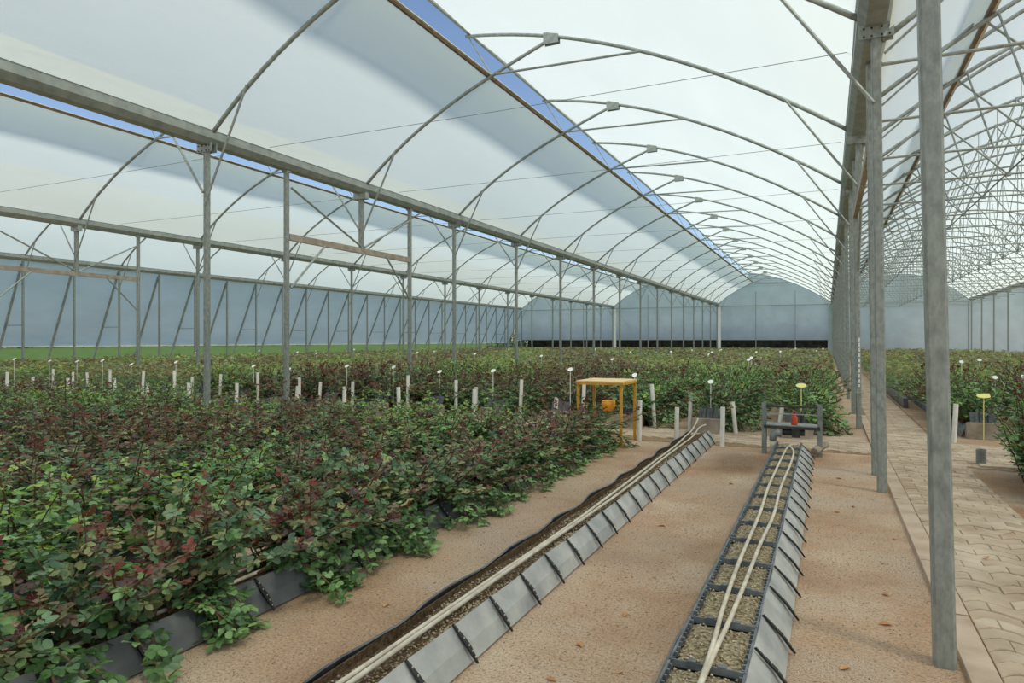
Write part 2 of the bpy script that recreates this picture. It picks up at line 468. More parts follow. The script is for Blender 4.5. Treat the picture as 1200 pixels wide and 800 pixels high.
# ------------------------------------------------------------------ gutters
GPOLY = [(-0.17, 0.24), (-0.15, 0.24), (-0.075, 0.02), (0.075, 0.02), (0.15, 0.24), (0.17, 0.24), (0.09, 0.0), (-0.09, 0.0)]
GP = [(-0.175, 0.245), (-0.165, 0.235), (-0.165, 0.115), (-0.09, 0.03), (0.09, 0.03), (0.165, 0.115), (0.165, 0.235), (0.175, 0.245), (0.15, 0.245), (0.15, 0.12), (0.08, 0.045), (-0.08, 0.045), (-0.15, 0.12), (-0.15, 0.245)]
for x, lab in ((XR, 'long steel rain gutter above the posts beside the paved path'),
               (XM, 'long steel rain gutter above the square posts among the roses'),
               (XL, 'long steel rain gutter above the far row of square posts'),
               (XW, 'long steel rain gutter along the top of the slanting side wall'),
               (XE, 'long steel rain gutter above the posts far right of the path')):
    o = MB().prism([(x + a, ZB + b) for a, b in GP], Y_BACK, Y_END).build('rain_gutter', M['gutter'])
    tag(o, lab, 'gutter')

# ------------------------------------------------------------------ posts
def post_meshes(lean=0.0, h=ZB, w=0.085):
    sh = MB()
    a = w / 2; c = 0.012
    ring = [(-a + c, -a), (a - c, -a), (a, -a + c), (a, a - c), (a - c, a), (-a + c, a), (-a, a - c), (-a, -a + c)]
    zs = [0, h]
    V = [(x - lean * z, y, z) for z in zs for x, y in ring]
    Fc = [(j, (j + 1) % 8, 8 + (j + 1) % 8, 8 + j) for j in range(8)] + [tuple(range(7, -1, -1)), tuple(range(8, 16))]
    sh.add(V, Fc)
    d = {'shaft': sh.mesh('shaft', M['post'])}
    ox = -lean * h
    d['bracket_plate'] = MB().box(ox, -0.055, h - 0.02, 0.32, 0.014, 0.14).box(ox, 0.055, h - 0.02, 0.32, 0.014, 0.14).mesh('bracket_plate', M['steel'])
    bl = MB()
    for bx in (-0.11, -0.04, 0.05, 0.12):
        for bz in (-0.05, 0.03):
            bl.box(ox + bx, -0.066, h - 0.02 + bz, 0.018, 0.012, 0.018)
    d['bolt'] = bl.mesh('bolt', M['dark_metal'])
    return d

def place_post(d, x, y, label, group, z=0):
    t = thing('steel_post', label, 'post', (x, y, z), group)
    for n, me in d.items():
        o = link(n, me, t)
        if n == 'bolt': o['kind'] = 'stuff'
    return t

def no_plate(d): return {'shaft': d['shaft'], 'cap': MB().box(0, 0, ZB + 0.01, 0.12, 0.12, 0.03).mesh('cap', M['steel'])}
pr1 = post_meshes(0.021, w=0.09); pr = post_meshes(0.012, w=0.088); ps = post_meshes()
place_post(pr1, 0.50, YP(1), 'leaning square steel post standing by the kerb corner, first of its line', None)
place_post(pr, 0.50, YP(2), 'square steel post by the path kerb with bolted gutter plate', None)
place_post(no_plate(pr), 0.50, 8.62, 'square steel post carrying the lintel, close behind its kerb neighbour', None)
tp = place_post(no_plate(pr), 0.50, 13.08, 'square steel post by the path with a white measuring strip', None)
MB().box(0.0, -0.052, 1.15, 0.028, 0.008, 0.85).build('measuring_strip', M['tag'], tp)
ts = MB()
for i in range(9): ts.box(0.0, -0.057, 0.78 + i * 0.09, 0.02, 0.004, 0.02)
ts.build('strip_marks', M['dark_metal'], tp)
MB().tube([(-0.06, -0.06, 0.62), (0.07, -0.06, 0.62)], 0.01, 6).build('wire_tie', M['steel'], tp)
for k in range(4, K_END + 1):
    place_post(pr, 0.50, YP(k) - (0.15 if k == K_END else 0), ORD(K_END + 1 - k) + ' square steel post from the end wall beside the paved path', 'posts along the path')
for xx, lab, grp in ((XM, 'square steel post rising out of the rose beds, near line', 'posts of the near line among the roses'),
                     (XL, 'square steel post rising out of the rose beds, far line', 'posts of the far line among the roses')):
    for k in list(range(1, 3)) + list(range(4, K_END + 1)):
        place_post(ps, xx, YP(k) - (0.15 if k == K_END else 0), ORD(K_END + 1 - k) + ' ' + lab.replace('rising out of the rose beds', 'from the end wall among the roses'), grp)
    for y in (9.45, 13.5):
        place_post(no_plate(ps), xx, y, lab.replace('rising out of the rose beds', 'holding up the lintel') + (' before the cross path' if y < 10 else ' beyond the cross path'), None)
for k in range(1, K_END + 1):
    place_post(ps, XE, YP(k) - (0.15 if k == K_END else 0), ORD(K_END + 1 - k) + ' square steel post from the end wall far right of the paved path', 'posts far right of the path')

# lintels where a post is left out at the cross path
def lintel(x, ya, yb, z, yc, label, lean=0.0):
    t = thing('lintel_frame', label, 'lintel', (x, yc, z))
    MB().box(0, (ya + yb) / 2 - yc, 0, 0.07, yb - ya - 0.1, 0.12).build('beam', M['lintel'], t)
    MB().box(0, 0, (ZB - z) / 2, 0.085, 0.085, ZB - z).build('stub_post', M['post'], t)
    MB().tube([(0.04, -0.05, 0.08), (0.04, ya - yc + 0.08, ZB - z - 0.28)], 0.022, 6).build('diagonal', M['steel'], t)
    MB().tube([(0.04, 0.05, 0.08), (0.04, yb - yc - 0.08, ZB - z - 0.28)], 0.022, 6).build('diagonal', M['steel'], t)
    MB().tube([(0.05, ya - yc + 1.0, -0.05), (0.05, ya - yc + 0.06, -0.95)], 0.022, 6).build('knee_brace', M['steel'], t)
    MB().tube([(0.05, yb - yc - 1.0, -0.05), (0.05, yb - yc - 0.06, -0.95)], 0.022, 6).build('knee_brace', M['steel'], t)
    MB().box(0, 0, ZB - z - 0.02, 0.32, 0.13, 0.14).build('bracket_plate', M['steel'], t)
lintel(XM, 9.45, 13.5, 3.46, YP(3), 'rust-stained lintel with stub post in the near line among roses')
lintel(XL, 9.45, 13.5, 3.38, YP(3), 'rust-stained lintel with stub post in the far line among roses')
lintel(XR, 8.62, 13.08, 3.70, YP(3), 'rust-stained lintel with stub post beside the paved path')

# ------------------------------------------------------------------ tied trusses of the bay right of the path
def truss_meshes(x0, fancy=True):
    X = lambda t: x0 + t
    W = BX1 - BX0; c = W / 2; zc = 4.31
    d = []
    def T(n, pts, r, s=6): d.append((n, MB().tube(pts, r, s).mesh(n, M['steel'], s > 6)))
    if fancy: T('left_rib', [(X(t), 0, zbl(t)) for t in np.linspace(0.06, 1.95, 8)], 0.030, 8)
    T('main_rib', [(X(t), 0, zbr(t)) for t in np.linspace(1.36 if fancy else 0.1, W - 0.08, 26)], 0.030, 8)
    T('bottom_chord', [(X(0.05), 0, zc), (X(W - 0.05), 0, zc)], 0.018)
    T('web_bar', [(X(1.28), 0.02, zbl(1.28)), (X(2.30), 0.02, zc)], 0.0145)
    T('web_bar', [(X(1.40), -0.02, zbl(1.4)), (X(1.72), -0.02, zc)], 0.014)
    T('web_bar', [(X(2.30), 0.02, zc), (X(3.25), 0.02, zbr(3.25))], 0.0145)
    T('web_bar', [(X(3.25), 0.02, zbr(3.25)), (X(c), 0.02, zc)], 0.0145)
    T('web_bar', [(X(c), 0.02, zc), (X(W - 3.25), 0.02, zbr(3.25))], 0.0145)
    T('web_bar', [(X(W - 3.25), 0.02, zbr(3.25)), (X(W - 2.3), 0.02, zc)], 0.0145)
    T('web_bar', [(X(W - 2.3), 0.02, zc), (X(W - 1.3), 0.02, zbr(1.3))], 0.0145)
    T('king_rod', [(X(c), 0, zbr(c)), (X(c), 0, zc - 0.08)], 0.013)
    T('hanger_rod', [(X(2.9), 0, zbr(2.9)), (X(2.9), 0, zc - 0.1)], 0.008)
    T('hanger_rod', [(X(W - 2.9), 0, zbr(2.9)), (X(W - 2.9), 0, zc - 0.1)], 0.008)
    T('knee_brace', [(X(0.08), -0.03, zc + 0.1), (X(1.15), -0.03, zbl(1.15) + 0.05)], 0.0145)
    for cx, cz in ((2.30, zc), (c, zc), (W - 2.3, zc), (3.25, zbr(3.25)), (W - 3.25, zbr(3.25))):
        d.append(('node_clamp', MB().box(X(cx), 0, cz, 0.07, 0.05, 0.07).mesh('node_clamp', M['steel'])))
    return d
tm = truss_meshes(BX0)
YT = [YP(2) + i * S / 2 for i in range(-2, 29)]
W4 = BX1 - BX0
rods = []
for tx, ux, both in ((2.30, 3.25, False), (W4 / 2, W4 / 2, True), (W4 - 2.3, W4 - 3.25, False)):
    rods.append(MB().tube([(BX0 + tx, 0.03, 4.31), (BX0 + ux, S / 2 - 0.03, zbr(ux))], 0.010, 5).mesh('brace_rod', M['steel']))
    if both: rods.append(MB().tube([(BX0 + ux, 0.03, zbr(ux)), (BX0 + tx, S / 2 - 0.03, 4.31)], 0.010, 5).mesh('brace_rod', M['steel']))
for i, y in enumerate(YT):
    t = thing('roof_truss', ORD(len(YT) - i) + ' tied roof truss from the end wall over the paved path bay', 'roof truss', (0, y, 0), 'trusses over the paved path bay')
    for n, me in tm: link(n, me, t)
    if i < len(YT) - 1:
        for me in rods: link('brace_rod', me, t)
for tx in (2.30, W4 / 2, W4 - 2.3):
    o = MB().tube([(BX0 + tx, YT[0], 4.34), (BX0 + tx, Y_END, 4.34)], 0.014, 6).build('runner_rod', M['steel'])
    tag(o, 'long runner rod tying truss chords ' + ('above the path side' if tx < 3 else ('under the ridge' if tx < 6 else 'far right of the path')), 'rod')

# ------------------------------------------------------------------ walls
YW = [YP(k) + q * S / 4 for k in range(-3, K_END) for q in range(4)] + [Y_END]
SLOPE = 2.1
def wall_left():
    V = []; Fc = []; zs = np.linspace(4.70, 1.28, 6)
    for j, y in enumerate(YW):
        for z in zs:
            x = XW - SLOPE * (1 - z / ZB)
            V.append((x - 0.06 + 0.03 * math.sin(j * 1.9 + z * 2), y, z))
    n = len(zs)
    for j in range(len(YW) - 1):
        for i in range(n - 1):
            Fc.append((j * n + i, j * n + i + 1, (j + 1) * n + i + 1, (j + 1) * n + i))
    w = struct(MB().add(V, Fc).build('wall_left', M['wall_film'], None, True))
    xb = XW - SLOPE * (1 - 1.28 / ZB) - 0.06
    MB().box(xb, (Y_BACK + Y_END) / 2, 1.27, 0.04, Y_END - Y_BACK, 0.06).build('hem_pipe', M['white_strip'], w)
wall_left()

wl_sh = MB().box(0, 0, ZB / 2, 0.07, 0.07, ZB).mesh('shaft', M['post'])
wl_br = MB().bar((-0.03, -0.03, ZB - 0.1), (-SLOPE, -0.03, 0.0), 0.07).mesh('slanting_leg', M['gutter'])
wl_ti = MB().tube([(0, 0, 2.13), (-SLOPE * (1 - 2.13 / ZB), 0, 2.13)], 0.02, 6).mesh('tie_bar', M['steel'])
for i in range(2, 2 * (K_END - 1) + 1):
    y = Y1 + i * S / 2
    t = thing('wall_frame', ORD(2 * (K_END - 1) + 1 - i) + (' slanting-legged frame from the end wall in the side wall' if i % 2 else ' slanting-legged frame with tie bar from the end wall in the side wall'),
              'wall frame', (XW, y, 0), 'frames of the side wall')
    link('shaft', wl_sh, t); link('slanting_leg', wl_br, t)
    if i % 2 == 0: link('tie_bar', wl_ti, t)

def sheet(name, pts, mat, y, wob=0.03, parent=None):
    """vertical sheet in the X-Z plane: pts = [(x, z_low, z_high)]"""
    V = []; Fc = []; m = 5
    for j, (x, a, b) in enumerate(pts):
        for i in range(m):
            V.append((x, y + wob * math.sin(j * 2.1 + i * 1.3), a + (b - a) * i / (m - 1)))
    for j in range(len(pts) - 1):
        for i in range(m - 1):
            Fc.append((j * m + i, (j + 1) * m + i, (j + 1) * m + i + 1, j * m + i + 1))
    o = MB().add(V, Fc).build(name, mat, parent, True)
    return o
WBK = Y_END + 0.06
back = struct(sheet('wall_back', [(x, 1.56, 4.66) for x in np.linspace(XW - 0.6, XR - 0.35, 60)], M['wall_film'], WBK))
sheet('wall_sheet', [(x, 0.25, 4.66) for x in np.linspace(XR - 0.35, XF, 40)], M['wall_film'], WBK, parent=back)
def vtop(t):
    if t < 2.66: return zl(max(t, 0.1))
    return zr(min(t, 9.4))
for x0, x1 in ((XW, XL), (XL, XM), (XM, XR)):
    k = (x1 - x0) / WREF
    sheet('gable_sheet', [(x0 + k * t, 4.66, max(4.7, (zl(t) if t < 4.43 else zr(t)) + 0.03)) for t in np.linspace(0.1, 9.42, 30)], M['wall_film'], WBK, 0.01, back)
    sheet('gable_sheet', [(x0 + k * t, zl(t) + 0.02, zr(t) + 0.03) for t in np.linspace(2.7, 4.4, 6)], M['wall_film'], WBK, 0.01, back)
for x0 in (XR, XE):
    sheet('gable_sheet', [(x0 + t, 4.66, max(4.7, zbr(t))) for t in np.linspace(0.1, W4 - 0.1, 30)], M['wall_film'], WBK, 0.01, back)
o = MB().box(-14, Y_END + 1.6, 0.9, 29.5, 0.06, 1.9).build('shade_backdrop', M['backdrop'])  # flat black sheet added to give the gap the darkness of shaded vegetation
tag(o, 'added black net standing outside the end wall gap', 'backdrop')
# frame of the end wall
for x0, x1, lab in ((XW, XL, 'slanting side wall bay'), (XL, XM, 'middle rose bay'), (XM, XR, 'empty trough bay'), (XR, XE, 'paved path bay')):
    t = thing('end_wall_frame', 'thin steel frame of the end wall closing the ' + lab, 'wall frame', (x0, Y_END, 0))
    w = x1 - x0
    MB().box(w / 2, -0.02, 4.62, w, 0.06, 0.07).build('cross_rail', M['steel'], t)
    for q in ((0.35, 0.69) if x0 != XR else (0.98,)):
        MB().box(w * q, -0.02, 2.95 if x0 != XR else 2.3, 0.055, 0.055, 5.9 if x0 != XR else 4.6).build('upright', M['steel'], t)
    if x0 != XR:
        MB().box(w * 0.52, -0.02, 6.55, w * 0.36, 0.04, 0.04).build('collar_rail', M['steel'], t)
        for q in (0.03, 0.38, 0.70):
            MB().tube([(w * q, 0.10, 4.5), (w * (q + 0.2), 0.12, 2.0)], 0.02, 6).build('stay', M['steel'], t)
for x in (XL, XM):
    o = MB().box(x + 0.20, Y_END - 0.13, 2.29, 0.26, 0.06, 4.58).build('post_wrap', M['white_strip'])
    tag(o, 'pale sheet wrapped around the end wall post of the ' + ('near' if x == XM else 'far') + ' post line', 'sheet')
o = MB().box(XR - 0.1, Y_END - 0.12, 2.3, 0.6, 0.04, 4.5).build('end_panel', M['wall_film'])
tag(o, 'narrow pale panel at the end wall beside the path posts', 'panel')
o = MB().box(-14, Y_END + 0.1, 0.42, 29, 0.05, 0.84).build('base_skirt', M['concrete'])
tag(o, 'low grey skirt along the foot of the end wall', 'skirt')

struct(sheet('wall_front', [(x, 0.0, 4.7) for x in np.linspace(XW - 2, XF, 40)], M['wall_film'], Y_BACK))
V = []; Fc = []
for j, y in enumerate(YW): V += [(XF, y, 0.0), (XF, y, 4.7)]
for j in range(len(YW) - 1): Fc.append((2 * j, 2 * j + 1, 2 * j + 3, 2 * j + 2))
struct(MB().add(V, Fc).build('wall_right', M['wall_film']))

# ------------------------------------------------------------------ paved path of interlocking pavers
PL_, PWY = 0.25, 0.135
def wave(x): 
    u = (x / PL_) % 1.0
    return 0.034 * math.sin(2 * math.pi * u) + 0.008 * math.sin(4 * math.pi * u + 1)
def paver_poly(x0, x1, y0):
    g = 0.0032
    n = 7
    h = 0.0012
    xs = [x0 + h + (x1 - x0 - 2 * h) * i / (n - 1) for i in range(n)]
    lo = [(x, y0 + g + wave(x) - 0.10 * (x - 0.7)) for x in xs]
    hi = [(x, y0 + PWY - g + wave(x) - 0.10 * (x - 0.7)) for x in xs]
    return lo + hi[::-1]
def paver_geo(mb, poly, z0, z1):
    n = len(poly); cx = sum(p[0] for p in poly) / n; cy = sum(p[1] for p in poly) / n
    V = [(x, y, z0) for x, y in poly] + [(x, y, z1 - 0.006) for x, y in poly] + [(cx + (x - cx) * 0.97, cy + (y - cy) * 0.93, z1) for x, y in poly]
    Fc = [tuple(range(2 * n, 3 * n))]
    for a in (0, n):
        for i in range(n):
            j = (i + 1) % n; Fc.append((a + i, a + j, a + n + j, a + n + i))
    mb.add(V, Fc)
path = MB().box(1.08, 22.0, -0.008, 0.86, 40.0, 0.03).build('path_bed', M['joint']); struct(path)
cells = []
def path_right(y):
    if y < 9.6: return 1.50
    if y < 11.6: return 3.6
    return 1.46
j = 0; y = 2.2
while y < 15.0:
    xo = 0.70 - (PL_ / 2 if j % 2 else 0); xr = path_right(y)
    x = xo
    while x < xr - 0.03:
        a, b = max(x, 0.705), min(x + PL_, xr)
        if b - a > 0.05:
            cells.append((a, b, y))
        x += PL_
    y += PWY; j += 1
pv_dist = sorted(cells, key=lambda c: (c[2] - 3.4) if c[2] > 3.3 else 50)
near, rest = pv_dist[:300], pv_dist[300:]
for a, b, yy in near:
    cx, cy = (a + b) / 2, yy
    mb = MB(); paver_geo(mb, paver_poly(a, b, yy), -0.02, 0.024 + rnd.uniform(-0.004, 0.003))
    mb.build('paver', M['paver'] if rnd.random() < 0.62 else M['paver2'], path)
mb = MB()
for a, b, yy in rest: paver_geo(mb, paver_poly(a, b, yy), -0.02, 0.024 + rnd.uniform(-0.004, 0.003))
o = mb.build('distant_pavers', M['paver'], path); o['kind'] = 'stuff'
# further path and the cross path: paver rows in two pieces
mb = MB()
y = 15.0
jj = 0
while y < 42:
    xo = 0.70 - (PL_ / 2 if jj % 2 else 0)
    x = xo
    while x < 1.46:
        a, b = max(x, 0.705), min(x + PL_, 1.46)
        if b - a > 0.05: mb.add([(a + .004, y + .004, 0.02), (b - .004, y + .004, 0.02), (b - .004, y + PWY - .004, 0.02), (a + .004, y + PWY - .004, 0.02)], [(0, 1, 2, 3)])
        x += PL_
    y += PWY; jj += 1
o = mb.build('receding_pavers', M['paver2'], path); o['kind'] = 'stuff'

cross = struct(MB().box(-11.3, 10.60, -0.008, 23.9, 1.04, 0.03).build('cross_path_bed', M['joint']))
cross_cells = []
for r in range(8):
    x = -7.0 - (0.11 if r % 2 else 0)
    while x < 0.56:
        cross_cells.append((max(x, -7.0), min(x + PL_, 0.56), 10.1 + r * PWY)); x += PL_
mb = MB()
for a, b, yy in cross_cells:
    if b - a > 0.05: paver_geo(mb, paver_poly(a, b, yy), -0.02, 0.022 + rnd.uniform(-0.005, 0.004))
o = mb.build('cross_path_pavers', M['paver'], cross); o['kind'] = 'stuff'

# kerb stones along the path
kerb = struct(MB().box(0.635, 9.2, -0.01, 0.12, 12.0, 0.03).build('kerb_bed', M['joint']))
y = 2.4
while y < 15.0:
    l = 0.98
    mb = MB(); g = 0.006
    paver_geo(mb, [(0.572, y + g), (0.698, y + g), (0.698, y + l - g), (0.572, y + l - g)], -0.02, 0.034 + rnd.uniform(-0.004, 0.004))
    mb.build('kerb_stone', M['kerb'], kerb); y += l
o = MB().box(0.02, 11.35, 0.01, 1.0, 0.5, 0.035).build('paving_slab', M['kerb']); struct(o)
o = MB().box(2.1, 9.62, 0.02, 0.9, 0.16, 0.05).build('kerb_slab', M['kerb']); struct(o)

# ------------------------------------------------------------------ troughs
TZ = 0.17
def liner_side(xc, y0, y1, side, rimx, footx, mat, seed=0, wob=0.012):
    """one folded side sheet, with thickness"""
    r = random.Random(seed); V = []; Fc = []
    ys = np.arange(y0, y1 + 0.01, 0.13)
    for y in ys:
        w = wob * math.sin(y * 7.3 + seed) + r.uniform(-wob, wob) * 0.4
        zz = TZ + 0.004 * math.sin(y * 5.1 + seed)
        bulge = 0.020 + 0.003 * math.sin(y * 16.3)
        prof = [(rimx + w * side, zz + 0.004), ((rimx + footx) / 2 + side * (bulge), zz * 0.52), (footx + side * 0.01, 0.012),
                (footx - side * 0.004, 0.004), ((rimx + footx) / 2 + side * (bulge - 0.008), zz * 0.50), (rimx + side * (w - 0.008 * 1), zz - 0.002)]
        V += [(x, y, z) for x, z in prof]
    n = 6
    for j in range(len(ys) - 1):
        for i in range(n):
            a, b = i, (i + 1) % n
            Fc.append((j * n + a, j * n + b, (j + 1) * n + b, (j + 1) * n + a))
    Fc.append(tuple(range(n))); k = (len(ys) - 1) * n; Fc.append(tuple(range(k + n - 1, k - 1, -1)))
    return MB().add(V, Fc).mesh('side_sheet', mat, False)

def clip_mesh(side, rimx, footx):
    """perforated black clip lying against the sheet"""
    mb = MB(); n = 7
    top = Vector((rimx, 0.0, TZ + 0.012)); mid = Vector(((rimx + footx) / 2 + side * 0.035, 0.012, TZ * 0.53)); bot = Vector((footx + side * 0.035, 0.03, 0.008))
    P = [top.lerp(mid, i / 3) for i in range(3)] + [mid.lerp(bot, i / 3) for i in range(4)]
    hw = [0.004, 0.009, 0.013, 0.014, 0.012, 0.008, 0.002]
    V = []; Fc = []
    for p, h in zip(P, hw):
        V += [(p.x, p.y - h, p.z), (p.x, p.y + h, p.z), (p.x + side * 0.009, p.y + h, p.z + 0.006), (p.x + side * 0.009, p.y - h, p.z + 0.006)]
    for i in range(n - 1):
        for j in range(4):
            a, b = i * 4 + j, i * 4 + (j + 1) % 4
            Fc.append((a, b, b + 4, a + 4))
    Fc += [(3, 2, 1, 0), tuple(range((n - 1) * 4, n * 4))]
    return mb.add(V, Fc).mesh('clip', M['black'])
def clip_dots(side, rimx, footx):
    mb = MB()
    top = Vector((rimx, 0.0, TZ + 0.012)); bot = Vector((footx + side * 0.035, 0.03, 0.008)); mid = Vector(((rimx + footx) / 2 + side * 0.035, 0.012, TZ * 0.53))
    for i in range(1, 6):
        p = top.lerp(mid, i / 3) if i < 3 else mid.lerp(bot, (i - 3) / 3)
        mb.box(p.x + side * 0.011, p.y, p.z + 0.0075, 0.004, 0.006, 0.007)
    return mb.mesh('clip_holes', M['hose'])

def trough(xc, hw, foot, y0, y1, label, seed, clips=True, mat='liner', lclip=0.0, group=None, lfoot=None):
    t = thing('planting_trough', label, 'trough', (0, 0, 0), group)
    rim_r, foot_r = xc + hw, xc + hw + foot
    rim_l, foot_l = xc - hw, xc - hw - (foot if lfoot is None else lfoot)
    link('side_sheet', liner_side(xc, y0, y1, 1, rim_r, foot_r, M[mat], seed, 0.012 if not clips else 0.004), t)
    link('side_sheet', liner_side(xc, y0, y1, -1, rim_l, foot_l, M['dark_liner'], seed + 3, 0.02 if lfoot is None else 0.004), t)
    if clips:
        cm, cd = clip_mesh(1, rim_r, foot_r), clip_dots(1, rim_r, foot_r)
        cl = clip_mesh(-1, rim_l, foot_l)
        y = y0 + 0.19; i = 0
        while y < y1 - 0.05:
            c = link('clip', cm, t, (0, y + rnd.uniform(-.02, .02), 0)); link('clip_holes', cd, c)['kind'] = 'stuff'
            if rnd.random() < lclip: link('clip', cl, t, (0, y + rnd.uniform(-.03, .03), 0))
            y += 0.388; i += 1
    return t

def crate(xc, y0, ln, hw, label, group, fill=True):
    t = thing('pot_crate', label, 'crate', (xc, y0, 0), group)
    w = hw - 0.012; rim = MB(); z = TZ - 0.012
    for sx in (-1, 1): rim.box(sx * w, ln / 2, z, 0.010, ln - 0.006, 0.03)
    rim.box(0, 0.006, z, 2 * w, 0.008, 0.030)
    rim.build('rim', M['rim'], t)
    lug = MB()
    for q in range(9):
        yy = 0.03 + q * (ln - 0.06) / 8
        for sx in (-1, 1): lug.box(sx * (w - 0.012), yy, z + 0.002, 0.014, 0.012, 0.020)
    for xx in (-0.4, 0.4): lug.box(xx * w, 0.016, z + 0.010, 0.035, 0.03, 0.022)
    lug.build('lugs', M['rim'], t)['kind'] = 'stuff'
    wl = MB()
    for sx in (-1, 1): wl.box(sx * (w - 0.002), ln / 2, z / 2, 0.010, ln - 0.008, z)
    wl.box(0, 0.006, z / 2, 2 * w, 0.006, z); wl.box(0, ln - 0.004, z / 2 - 0.01, 2 * w, 0.006, z - 0.02)
    wl.build('walls', M['black'], t)
    V = []; Fc = []; nx, ny = 9, 12
    for j in range(ny):
        for i in range(nx):
            u, v = i / (nx - 1), j / (ny - 1)
            edge = min(u, 1 - u, v, 1 - v)
            V.append((-w + 0.006 + u * (2 * w - 0.012), 0.012 + v * (ln - 0.024), TZ - 0.032 + 0.024 * min(1, edge * 8) + rnd.uniform(-.006, .006)))
    for j in range(ny - 1):
        for i in range(nx - 1): Fc.append((j * nx + i, j * nx + i + 1, (j + 1) * nx + i + 1, (j + 1) * nx + i))
    s = MB().add(V, Fc).build('substrate', M['substrate'], t); s['kind'] = 'stuff'
    if fill:
        n = 260
        P = np.stack([npr.uniform(-w + 0.02, w - 0.02, n), npr.uniform(0.02, ln - 0.02, n), np.full(n, TZ - 0.010) + npr.uniform(-.008, .006, n)], 1)
        e = np.minimum(np.minimum(P[:, 0] + w, w - P[:, 0]) / 0.06, np.minimum(P[:, 1], ln - P[:, 1]) / 0.08)
        P[:, 2] -= 0.014 * (1 - np.clip(e, 0, 1))
        c = chips(P, 0.006, 0.014)
        o = link('chips', np_mesh('chips', c[0], c[1], M['chip']), t); o['kind'] = 'stuff'
    return t

def chips(P, a, b):
    """small irregular tetra-like stones at points P"""
    n = len(P); base = np.array([[1, 0, 0], [-.5, .87, 0], [-.5, -.87, 0], [0, 0, 0.8], [0.2, 0.1, -0.5]])
    ang = npr.uniform(0, 6.28, n); sc = npr.uniform(a, b, n)
    c, s_ = np.cos(ang), np.sin(ang)
    V = np.zeros((n, 5, 3))
    jit = npr.uniform(0.6, 1.2, (n, 5, 3))
    B = base[None] * jit
    V[:, :, 0] = (B[:, :, 0] * c[:, None] - B[:, :, 1] * s_[:, None]) * sc[:, None]
    V[:, :, 1] = (B[:, :, 0] * s_[:, None] + B[:, :, 1] * c[:, None]) * sc[:, None]
    V[:, :, 2] = B[:, :, 2] * sc[:, None] * 0.8
    V += P[:, None, :]
    Ft = np.array([[0, 1, 3], [1, 2, 3], [2, 0, 3], [1, 0, 4], [2, 1, 4], [0, 2, 4]])
    Fq = (Ft[None] + (np.arange(n) * 5)[:, None, None]).reshape(-1, 3)
    return V.reshape(-1, 3), Fq

# two empty troughs
T1X, T1W, T2X, T2W = -1.745, 0.135, -0.455, 0.165
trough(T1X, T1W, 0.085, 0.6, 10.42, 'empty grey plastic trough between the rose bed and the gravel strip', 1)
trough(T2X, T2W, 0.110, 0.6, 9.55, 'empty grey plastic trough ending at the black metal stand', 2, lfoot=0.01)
i = 0; y = 2.38 - 0.485 * 3
while y < 9.3:
    i += 1; crate(T2X, y, 0.48, T2W, ORD(20 - i) + ' black pot crate of pale substrate from the metal stand', 'crates in the trough at the stand', y < 7)
    y += 0.485
t1 = [o for o in COL.objects if o.name.startswith('planting_trough') and 'between the rose bed' in o.get('label', '')][0]
V = []; Fc = []; nx = 9; ys = np.arange(0.65, 10.3, 0.05)
for y in ys:
    for i in range(nx):
        u = i / (nx - 1)
        V.append((T1X - T1W + 0.012 + u * (2 * T1W - 0.024), y, TZ - 0.055 + 0.03 * u + 0.012 * math.sin(y * 4.1 + u * 3) + rnd.uniform(-.006, .006)))
for j in range(len(ys) - 1):
    for i in range(nx - 1): Fc.append((j * nx + i, j * nx + i + 1, (j + 1) * nx + i + 1, (j + 1) * nx + i))
MB().add(V, Fc).build('substrate', M['dark_soil'], t1)['kind'] = 'stuff'
P = np.stack([T1X + T1W - 0.015 - (2 * T1W - 0.04) * npr.uniform(0, 1, 5200) ** 1.7, 0.9 + npr.uniform(0, 1, 5200) ** 1.3 * 8.0, np.full(5200, TZ - 0.05)], 1)
P[:, 2] += 0.03 * (P[:, 0] - T1X + T1W) / (2 * T1W) + 0.012 * np.sin(P[:, 1] * 4.1 + 3 * (P[:, 0] - T1X + T1W) / (2 * T1W))
c = chips(P, 0.005, 0.012)
link('chips', np_mesh('chips', c[0], c[1], M['chip']), t1)['kind'] = 'stuff'
MB().box(T1X - T1W + 0.008, 5.5, TZ / 2 - 0.008, 0.008, 9.6, TZ - 0.02).build('inner_wall', M['dark_soil'], t1)

def hose(pts, label, r=0.0115):
    # smooth by Catmull-Rom
    P = [Vector(p) for p in pts]; out = []
    for i in range(len(P) - 1):
        p0, p1, p2, p3 = P[max(i - 1, 0)], P[i], P[i + 1], P[min(i + 2, len(P) - 1)]
        for q in range(5):
            t = q / 5
            out.append(0.5 * ((2 * p1) + (p2 - p0) * t + (2 * p0 - 5 * p1 + 4 * p2 - p3) * t * t + (3 * p1 - p0 - 3 * p2 + p3) * t ** 3))
    out.append(P[-1])
    return tag(MB().tube(out, r, 7).build('drip_hose', M['hose'], None, True), label, 'hose')
HZ = TZ + 0.012
hose([(-0.44, 0.7, HZ), (-0.452, 2.77, HZ), (-0.475, 3.5, HZ), (-0.485, 4.35, HZ), (-0.475, 5.5, HZ), (-0.49, 6.6, HZ), (-0.475, 8.0, HZ), (-0.46, 8.9, HZ), (-0.42, 9.15, HZ + .02), (-0.36, 9.25, HZ + 0.02)],
     'beige drip hose on the trough at the stand, on its rose side')
hose([(-0.49, 0.7, HZ), (-0.450, 2.66, HZ), (-0.425, 3.38, HZ), (-0.41, 4.1, HZ), (-0.40, 4.74, HZ), (-0.375, 5.53, HZ), (-0.385, 6.6, HZ), (-0.36, 8.0, HZ), (-0.37, 8.8, HZ), (-0.43, 9.1, HZ + .02)],
     'beige drip hose on the trough at the stand, on its path side')
